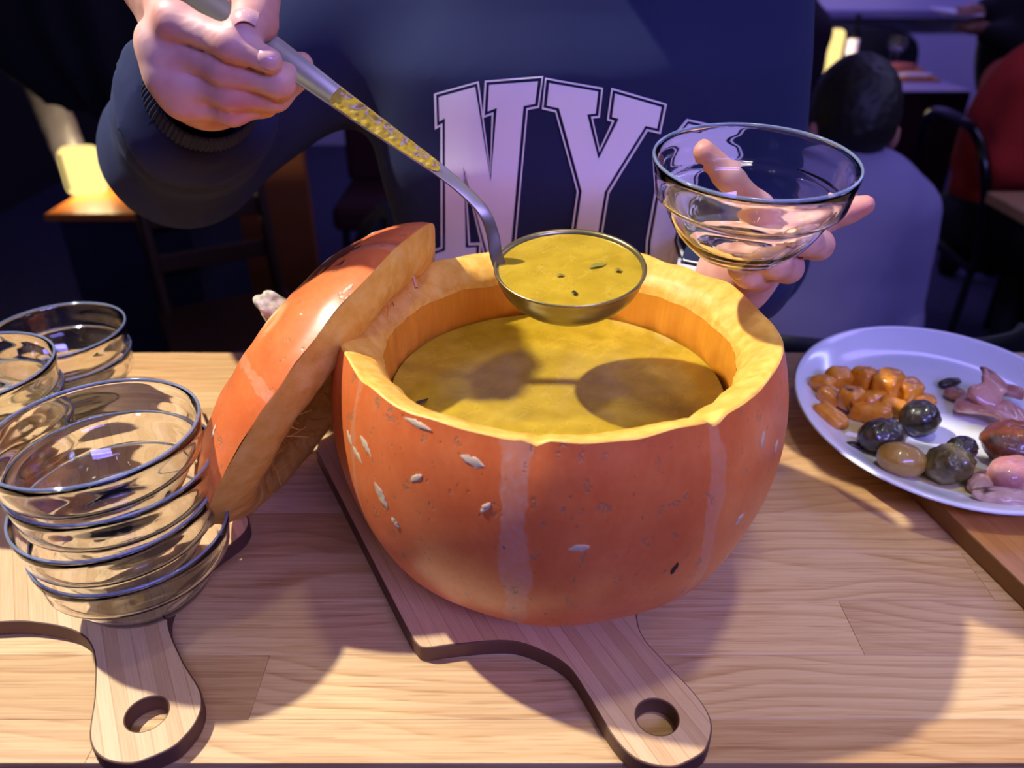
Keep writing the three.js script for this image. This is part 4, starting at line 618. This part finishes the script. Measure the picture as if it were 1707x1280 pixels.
// person in the red sweater at the right edge
{
  const g = thing('person', 'person in a red sweater and dark jeans seated at a wooden table', 'person', V(0, 0, 0));
  const S = D(1716, 205, 2.75), bx = S.x - 0.05, bz = S.z;
  mesh('sweater', sdfGeo((x, y, z) => { let d = ell(x, y, z, V(bx + 0.02, 0.86, bz), 0.19, 0.36, 0.17); d = smin(d, cap(x, y, z, V(bx - 0.03, 1.06, bz + 0.12), V(bx - 0.1, 0.83, bz + 0.16), 0.085, 0.068), 0.05); d = smin(d, cap(x, y, z, V(bx - 0.1, 0.83, bz + 0.16), V(bx + 0.14, 0.80, bz + 0.24), 0.068, 0.05), 0.03); d = smin(d, cap(x, y, z, V(bx + 0.0, 1.06, bz - 0.13), V(bx + 0.08, 0.8, bz - 0.2), 0.08, 0.06), 0.05); return Math.max(d, 0.66 - y) + 0.006 * Math.sin(y * 60 + 5 * noise(x * 8, y * 8, z * 8)) * sstep(0.9, 0.7, y) * 0.6; }, V(bx - 0.28, 0.58, bz - 0.34), V(bx + 0.36, 1.3, bz + 0.36), 0.014), phys(0xb42a1a, 0.9, { sheen: 0.3 }), g);
  mesh('body', sdfGeo((x, y, z) => { let d = ell(x, y, z, V(bx + 0.06, 1.36, bz), 0.09, 0.12, 0.078); d = smin(d, cap(x, y, z, V(bx + 0.03, 1.15, bz), V(bx + 0.04, 1.28, bz), 0.06, 0.052), 0.03); d = smin(d, cap(x, y, z, V(bx + 0.14, 0.8, bz + 0.24), V(bx + 0.26, 0.81, bz + 0.25), 0.036, 0.03), 0.01); d = smin(d, cap(x, y, z, V(bx + 0.03, 1.12, bz), V(bx - 0.02, 1.06, bz + 0.11), 0.055, 0.05), 0.02); d = smin(d, cap(x, y, z, V(bx - 0.02, 1.06, bz + 0.11), V(bx - 0.1, 0.83, bz + 0.16), 0.048, 0.042), 0.01); d = smin(d, cap(x, y, z, V(bx - 0.1, 0.83, bz + 0.16), V(bx + 0.14, 0.8, bz + 0.24), 0.042, 0.034), 0.01); return smin(d, cap(x, y, z, V(bx + 0.15, 1.35, bz), V(bx + 0.165, 1.335, bz), 0.014, 0.013), 0.012); }, V(bx - 0.18, 0.74, bz - 0.12), V(bx + 0.34, 1.52, bz + 0.32), 0.011), phys(0xb9806c, 0.55), g);
  mesh('hair', sdfGeo((x, y, z) => Math.max(ell(x, y, z, V(bx + 0.04, 1.39, bz), 0.1, 0.115, 0.092) + 0.006 * fbm(x * 40, y * 40, z * 40, 3), -ell(x, y, z, V(bx + 0.16, 1.33, bz), 0.09, 0.1, 0.1)), V(bx - 0.1, 1.24, bz - 0.12), V(bx + 0.2, 1.54, bz + 0.12), 0.01), hairBrown, g);
  mesh('jeans', sdfGeo((x, y, z) => { let d = ell(x, y, z, V(bx + 0.0, 0.6, bz), 0.2, 0.12, 0.19); for (const s of [-1, 1]) { d = smin(d, cap(x, y, z, V(bx, 0.58, bz + s * 0.1), V(bx + 0.14, 0.58, bz + 0.2 + s * 0.12), 0.1, 0.08), 0.04); d = smin(d, cap(x, y, z, V(bx + 0.12, 0.57, bz + 0.22 + s * 0.11), V(bx + 0.06, 0.06, bz + 0.36 + s * 0.1), 0.075, 0.05), 0.04); } return d; }, V(bx - 0.34, 0, bz - 0.3), V(bx + 0.36, 0.78, bz + 0.56), 0.018), std(0x12141e, 0.9), g);
  const tb = thing('wooden_table', 'corner of a low wooden table in front of the red sweater', 'table', V(0, 0, 0));
  const c = D(1652, 322, 2.5), lv = c.y;
  mesh('table_top', bevelBox(c.x, c.x + 0.9, lv - 0.035, lv, c.z - 0.02, c.z + 0.6, 0.004), oak[2], tb);
  for (const [x, z] of [[0.84, 0.55], [0.84, 0.04]]) mesh('leg', place(box(0.06, lv - 0.036, 0.06), V(c.x + x, (lv - 0.036) / 2, c.z + z)), darkWood, tb);
  const ch = chair('tube_chair', 'black chair with bent tube back behind the red sweater', V(bx + 0.1, 0, bz - 0.04), -Math.PI / 2, [V(-0.24, 0.47, 0.2), V(-0.25, 0.8, 0.27), V(-0.17, 0.93, 0.3), V(0, 0.96, 0.31), V(0.17, 0.93, 0.3), V(0.25, 0.8, 0.27), V(0.24, 0.47, 0.2)]);
  ch.rotation.y = -Math.PI / 2;
}
// standing person in black holding a plate
{
  const g = thing('person', 'person in black standing by the far table holding a white plate', 'person', V(0, 0, 0));
  const P = D(1592, 26, 3.4), bx = P.x + 0.42, bz = P.z - 0.02;
  const hr = D(1612, 44, 3.36), hl = D(1610, 17, 3.42);
  mesh('jacket', sdfGeo((x, y, z) => { let d = ell(x, y, z, V(bx, 1.15, bz), 0.27, 0.42, 0.17); d = smin(d, cap(x, y, z, V(bx - 0.14, 1.4, bz + 0.08), V(bx - 0.16, 1.12, bz + 0.16), 0.08, 0.07), 0.05); d = smin(d, cap(x, y, z, V(bx - 0.16, 1.12, bz + 0.16), hr.clone().add(V(0.1, -0.03, 0.01)), 0.07, 0.05), 0.03); d = smin(d, cap(x, y, z, V(bx - 0.1, 1.2, bz - 0.14), hl.clone().add(V(0.1, 0.0, -0.02)), 0.07, 0.05), 0.04); return Math.max(d, 0.72 - y); }, V(bx - 0.5, 0.7, bz - 0.3), V(bx + 0.34, 1.62, bz + 0.34), 0.016), std(0x0a0a12, 0.85), g);
  mesh('body', sdfGeo((x, y, z) => { let d = smin(cap(x, y, z, V(bx, 1.45, bz), V(bx - 0.01, 1.6, bz), 0.06, 0.055), ell(x, y, z, V(bx - 0.02, 1.7, bz), 0.085, 0.12, 0.095), 0.03); for (const [h, s] of [[hr, 1], [hl, -1]]) { d = Math.min(d, smin(ell(x, y, z, h.clone().add(V(0.02, -0.006, 0.004 * s)), 0.042, 0.024, 0.032), cap(x, y, z, h.clone().add(V(0.0, 0.004, 0)), h.clone().add(V(-0.05, 0.008, -0.01 * s)), 0.011, 0.008), 0.012)); for (let k = 0; k < 3; k++) d = smin(d, cap(x, y, z, h.clone().add(V(0.03 - k * 0.017, -0.01, 0)), h.clone().add(V(-0.022 - k * 0.012, -0.012, -0.02 * s)), 0.009, 0.008), 0.005); d = smin(d, cap(x, y, z, h.clone().add(V(0.12, -0.02, 0)), h.clone().add(V(0.02, 0, 0)), 0.03, 0.028), 0.01); } return d; }, V(bx - 0.56, 1.1, bz - 0.3), V(bx + 0.14, 1.86, bz + 0.3), 0.009), phys(0xb9806c, 0.55), g);
  mesh('hair', sdfGeo((x, y, z) => Math.max(ell(x, y, z, V(bx, 1.73, bz), 0.1, 0.12, 0.105), -ell(x, y, z, V(bx - 0.12, 1.66, bz), 0.1, 0.1, 0.1)), V(bx - 0.13, 1.56, bz - 0.13), V(bx + 0.13, 1.88, bz + 0.13), 0.012), hairBrown, g);
  mesh('trousers', sdfGeo((x, y, z) => { let d = ell(x, y, z, V(bx, 0.8, bz), 0.22, 0.16, 0.15); for (const s of [-1, 1]) d = smin(d, cap(x, y, z, V(bx + s * 0.1, 0.75, bz), V(bx + s * 0.11, 0.05, bz), 0.1, 0.055), 0.03); return d; }, V(bx - 0.3, 0, bz - 0.2), V(bx + 0.3, 1.0, bz + 0.2), 0.02), std(0x0a0a10, 0.9), g);
  const pl = single('dinner_plate', new THREE.LatheGeometry([[0, 0.004], [0.07, 0.004], [0.09, 0.012], [0.113, 0.018], [0.115, 0.016], [0.092, 0.008], [0.07, 0], [0, 0]].map((p) => new THREE.Vector2(...p)), 48), porcelain, 'white plate held by the person in black', 'plate', P); pl.rotation.set(0.06, 0, -0.08);
}
// far table with cloth, lamp, bottle and glasses
{
  const h = 0.75, g = thing('far_table', 'far dining table with a dark red cloth and pale top', 'table', V(0, 0, 0));
  const X0 = D(1330, 120, 4.3).x, X1 = D(1608, 148, 4.45).x, Z1 = -4.62;
  mesh('tablecloth', bevelBox(X0 - 0.35, X1, 0.02, h - 0.004, Z1 - 1.2, Z1, 0.01), std(0x3a0f16, 0.95), g);
  mesh('table_top', bevelBox(X0 - 0.36, X1 + 0.005, h - 0.003, h + 0.006, Z1 - 1.21, Z1 + 0.005, 0.003), std(0x8a7f92, 0.6), g);
  const on = (px, py) => { const d = rayDir(px, py); return d.multiplyScalar((h + 0.0065 - CY) / d.y).add(camera.position); };
  const bt = thing('wine_bottle', 'dark wine bottle with a white label on the far table', 'bottle', on(1414, 112));
  mesh('glass', new THREE.LatheGeometry([[0, 0.004], [0.036, 0], [0.038, 0.006], [0.038, 0.19], [0.034, 0.212], [0.018, 0.24], [0.0145, 0.26], [0.0145, 0.31], [0.016, 0.312], [0.016, 0.322], [0, 0.322]].map((p) => new THREE.Vector2(...p)), 32), phys(0x060808, 0.12), bt);
  mesh('paper_label', new THREE.CylinderGeometry(0.0386, 0.0386, 0.1, 32, 1, true).translate(0, 0.125, 0), std(0xd8d2d8, 0.8, { side: THREE.DoubleSide }), bt);
  for (const [px, py, lab] of [[1482, 108, 'wine glass beside the bottle on the far table'], [1492, 112, 'wine glass at the table edge near the standing person']]) { const w = thing('wine_glass', lab, 'glass', on(px, py)); mesh('cup', new THREE.LatheGeometry([[0.003, 0.085], [0.03, 0.1], [0.041, 0.13], [0.036, 0.185], [0.0345, 0.185], [0.039, 0.13], [0.029, 0.102], [0.0001, 0.09]].map((p) => new THREE.Vector2(...p)), 32), glassMat, w); mesh('stem', new THREE.CylinderGeometry(0.003, 0.003, 0.084, 8).translate(0, 0.045, 0), glassMat, w); mesh('foot', new THREE.CylinderGeometry(0.032, 0.034, 0.003, 24).translate(0, 0.0016, 0), glassMat, w); }
  const fp = (px, py, lab, hex) => { const t = thing('bread_board', lab, 'food', on(px, py)); mesh('board', box(0.26, 0.014, 0.12, 0.006).translate(0, 0.0075, 0), std(0xb5702c, 0.6), t); mesh('food', blobGeo(0.1, 0.02, 0.04, 0.3, 2, 3, 14).translate(0, 0.026, 0), std(hex, 0.6), t); };
  fp(1525, 134, 'orange brown food board at the near edge of the far table', 0xd0b49c); fp(1500, 117, 'reddish food board in the middle of the far table', 0xa85a48);
  lantern('table_lantern', 'glowing cream lantern standing beside the wine bottle', on(1378, 120), 0.14, 0.25, 0.08, 0.15, -0.1, 0.5);
  // black bench behind the far table
  const b = thing('bench', 'black upholstered bench with rounded back beyond the far table', 'bench', V(on(1425, 100).x, 0, -6.25));
  mesh('backrest', grid(40, 12, (u, v) => { const a = mix(-1.45, 1.45, u), q = v * 2 * Math.PI; return V(Math.sin(a) * 0.62, 0.52 + 0.46 * Math.sin(q) * (0.55 + 0.45 * Math.cos(a)), Math.cos(q) * 0.06); }), black, b);
  mesh('seat', box(1.3, 0.12, 0.34, 0.04).translate(0, 0.42, 0.16), black, b); mesh('base', box(1.2, 0.36, 0.3, 0.01).translate(0, 0.18, 0.16), black, b);
  const q = thing('person', 'brown haired person in dark clothes seated at the far table', 'person', V(0, 0, 0)), A = D(1336, 60, 3.9), HH = D(1326, 0, 3.9);
  mesh('jumper', sdfGeo((x, y, z) => Math.max(smin(ell(x, y, z, V(A.x - 0.03, 0.92, A.z), 0.17, 0.36, 0.14), cap(x, y, z, V(A.x - 0.12, 1.1, A.z), V(A.x + 0.06, 1.1, A.z), 0.08, 0.08), 0.06), 0.5 - y), V(A.x - 0.26, 0.46, A.z - 0.2), V(A.x + 0.2, 1.34, A.z + 0.2), 0.018), std(0x241422, 0.9), q);
  mesh('body', sdfGeo((x, y, z) => smin(ell(x, y, z, V(HH.x, HH.y + 0.02, HH.z), 0.078, 0.11, 0.09), cap(x, y, z, V(HH.x - 0.01, HH.y - 0.06, HH.z), V(A.x - 0.03, 1.12, A.z), 0.05, 0.055), 0.03), V(A.x - 0.2, 1.05, A.z - 0.14), V(A.x + 0.14, HH.y + 0.17, A.z + 0.14), 0.014), phys(0xb9806c, 0.55), q);
  mesh('hair', sdfGeo((x, y, z) => ell(x, y, z, V(HH.x, HH.y + 0.02, HH.z + 0.02), 0.098, 0.125, 0.1) + 0.008 * fbm(x * 40, y * 40, z * 40, 2), V(HH.x - 0.14, HH.y - 0.16, HH.z - 0.14), V(HH.x + 0.14, HH.y + 0.2, HH.z + 0.18), 0.012), std(0x3a2216, 0.7), q);
}
function lantern(name, label, at, w, hgt, th, turn, lean, cd) {
  const g = thing(name, label, 'lantern', at); g.rotation.y = turn;
  const sh = mesh('shade', box(w, hgt, th, Math.min(w, th) * 0.42).translate(0, hgt / 2 + 0.002, 0), std(0x2a2418, 0.6, { emissive: 0xffe08a, emissiveIntensity: 1.25 }), g);
  mesh('slot', box(0.008, hgt * 0.7, 0.004, 0.001).translate(-w * 0.36, hgt * 0.55, th * 0.5), std(0x1a1610, 0.7), g);
  const l = new THREE.PointLight(new THREE.Color(1, 0.78, 0.42), cd, 0, 2); l.position.set(0, hgt * 0.5, 0); l.castShadow = true; l.shadow.radius = 2; g.add(l);
}
// ---------------------------------------------------------------- things behind, on the left
{
  const h = 0.75, on = (px, py) => { const d = rayDir(px, py); return d.multiplyScalar((h - CY) / d.y).add(camera.position); };
  const a = on(72, 357), b = on(318, 357);
  const g = thing('side_table', 'dark blue box table with an orange wooden top under the lantern', 'table', V(0, 0, 0));
  mesh('table_top', bevelBox(a.x, b.x, h - 0.022, h, a.z - 0.5, a.z, 0.004), phys(0xb4672a, 0.35), g);
  mesh('side_panel', bevelBox(a.x + 0.03, b.x - 0.02, 0.0, h - 0.0225, a.z - 0.48, a.z - 0.02, 0.004), std(0x14142a, 0.8), g);
  lantern('table_lantern', 'glowing cream lantern standing on the orange side table', on(150, 326), 0.13, 0.165, 0.08, 0.2, 0, 0.4);
  const w = thing('wooden_screen', 'warm lit wooden screen standing behind the side table', 'screen', V(a.x + 0.38, 0, a.z - 0.85)); mesh('panel', box(0.5, 1.35, 0.04, 0.006).translate(0, 0.69, 0), std(0x8a4a1c, 0.6), w); mesh('base', box(0.54, 0.02, 0.2, 0.004).translate(0, 0.0105, 0), darkWood, w);
  const f = thing('plastic_dispenser', 'tall grey crumpled translucent sleeve behind the lantern', 'sleeve', on(136, 300));
  mesh('sleeve', grid(40, 40, (u, v) => { const t = u * 2 * Math.PI, r = 0.062 * (1 + 0.12 * fbm(Math.cos(t) * 3, v * 9, Math.sin(t) * 3, 3)); return V(Math.cos(t) * r - 0.05 * v, v * 0.36, Math.sin(t) * r * 0.6); }, true), phys(0x8a8490, 0.35, { transmission: 0.5, thickness: 0, side: THREE.DoubleSide }), f);
  // black coats on a stand
  const cs = thing('coat_stand', 'slim dark coat stand hung with black coats', 'coat stand', V(-1.62, 0, -2.05)); mesh('pole', tube([V(0, 0.01, 0), V(0, 1.75, 0)], 0.018, 6, 10), darkWood, cs); mesh('base', new THREE.CylinderGeometry(0.2, 0.22, 0.03, 24).translate(0, 0.0155, 0), darkWood, cs);
  const coat = (name, label, c, rx, ry, rz, hex, s) => single(name, sdfGeo((x, y, z) => ell(x, y, z, V(0, 0, 0), rx, ry, rz) + 0.02 * Math.sin(Math.atan2(z, x) * 7 + s) * 0.6 + 0.02 * fbm(x * 8, y * 5, z * 8 + s, 3), V(-rx * 1.3, -ry * 1.2, -rz * 1.4), V(rx * 1.3, ry * 1.2, rz * 1.4), 0.022), std(hex, 0.9), label, 'coat', c);
  coat('hanging_coat', 'long black coat hanging at the room side of the stand', V(-1.60, 1.05, -1.86), 0.24, 0.6, 0.14, 0x08080c, 1);
  coat('hanging_coat', 'short black coat hanging in front of the wooden screen', V(-1.12, 1.42, -2.25), 0.34, 0.32, 0.12, 0x07070a, 4);
  // dark wooden chair with a jacket, seen under the arm
  const ch = thing('wooden_chair', 'brown wooden chair half hidden under the outstretched arm', 'chair', V(-0.86, 0, -2.2)); ch.rotation.y = 0.5;
  mesh('seat', box(0.42, 0.03, 0.42, 0.01).translate(0, 0.46, 0), darkWood, ch);
  for (const sx of [-1, 1]) { mesh('leg', tube([V(sx * 0.18, 0.46, 0.18), V(sx * 0.2, 0.01, 0.2)], 0.018, 6, 8), darkWood, ch); mesh('leg', tube([V(sx * 0.18, 0.46, -0.18), V(sx * 0.2, 0.01, -0.22)], 0.018, 6, 8), darkWood, ch); mesh('back_post', tube([V(sx * 0.18, 0.46, -0.19), V(sx * 0.18, 0.9, -0.24)], 0.018, 6, 8), darkWood, ch); }
  for (const y of [0.62, 0.76, 0.88]) mesh('back_slat', box(0.36, 0.06, 0.016, 0.005).translate(0, y, -0.2 - (y - 0.46) * 0.11), darkWood, ch);
  coat('draped_jacket', 'dull mauve jacket slumped beside the wooden chair', V(-0.36, 0.44, -2.3), 0.17, 0.36, 0.16, 0x2a2532, 7);
  const rc = thing('upholstered_chair', 'dark red upholstered chair far behind the arm', 'chair', V(-0.55, 0, -3.6)); mesh('seat', box(0.5, 0.12, 0.5, 0.04).translate(0, 0.42, 0), std(0x3a0c12, 0.9), rc); mesh('backrest', box(0.5, 0.5, 0.08, 0.035).translate(0, 0.72, -0.22), std(0x3a0c12, 0.9), rc); for (const sx of [-1, 1]) for (const sz of [-1, 1]) mesh('leg', tube([V(sx * 0.2, 0.37, sz * 0.2), V(sx * 0.21, 0.01, sz * 0.21)], 0.018, 4, 8), black, rc);
}
renderer.render(scene, camera);
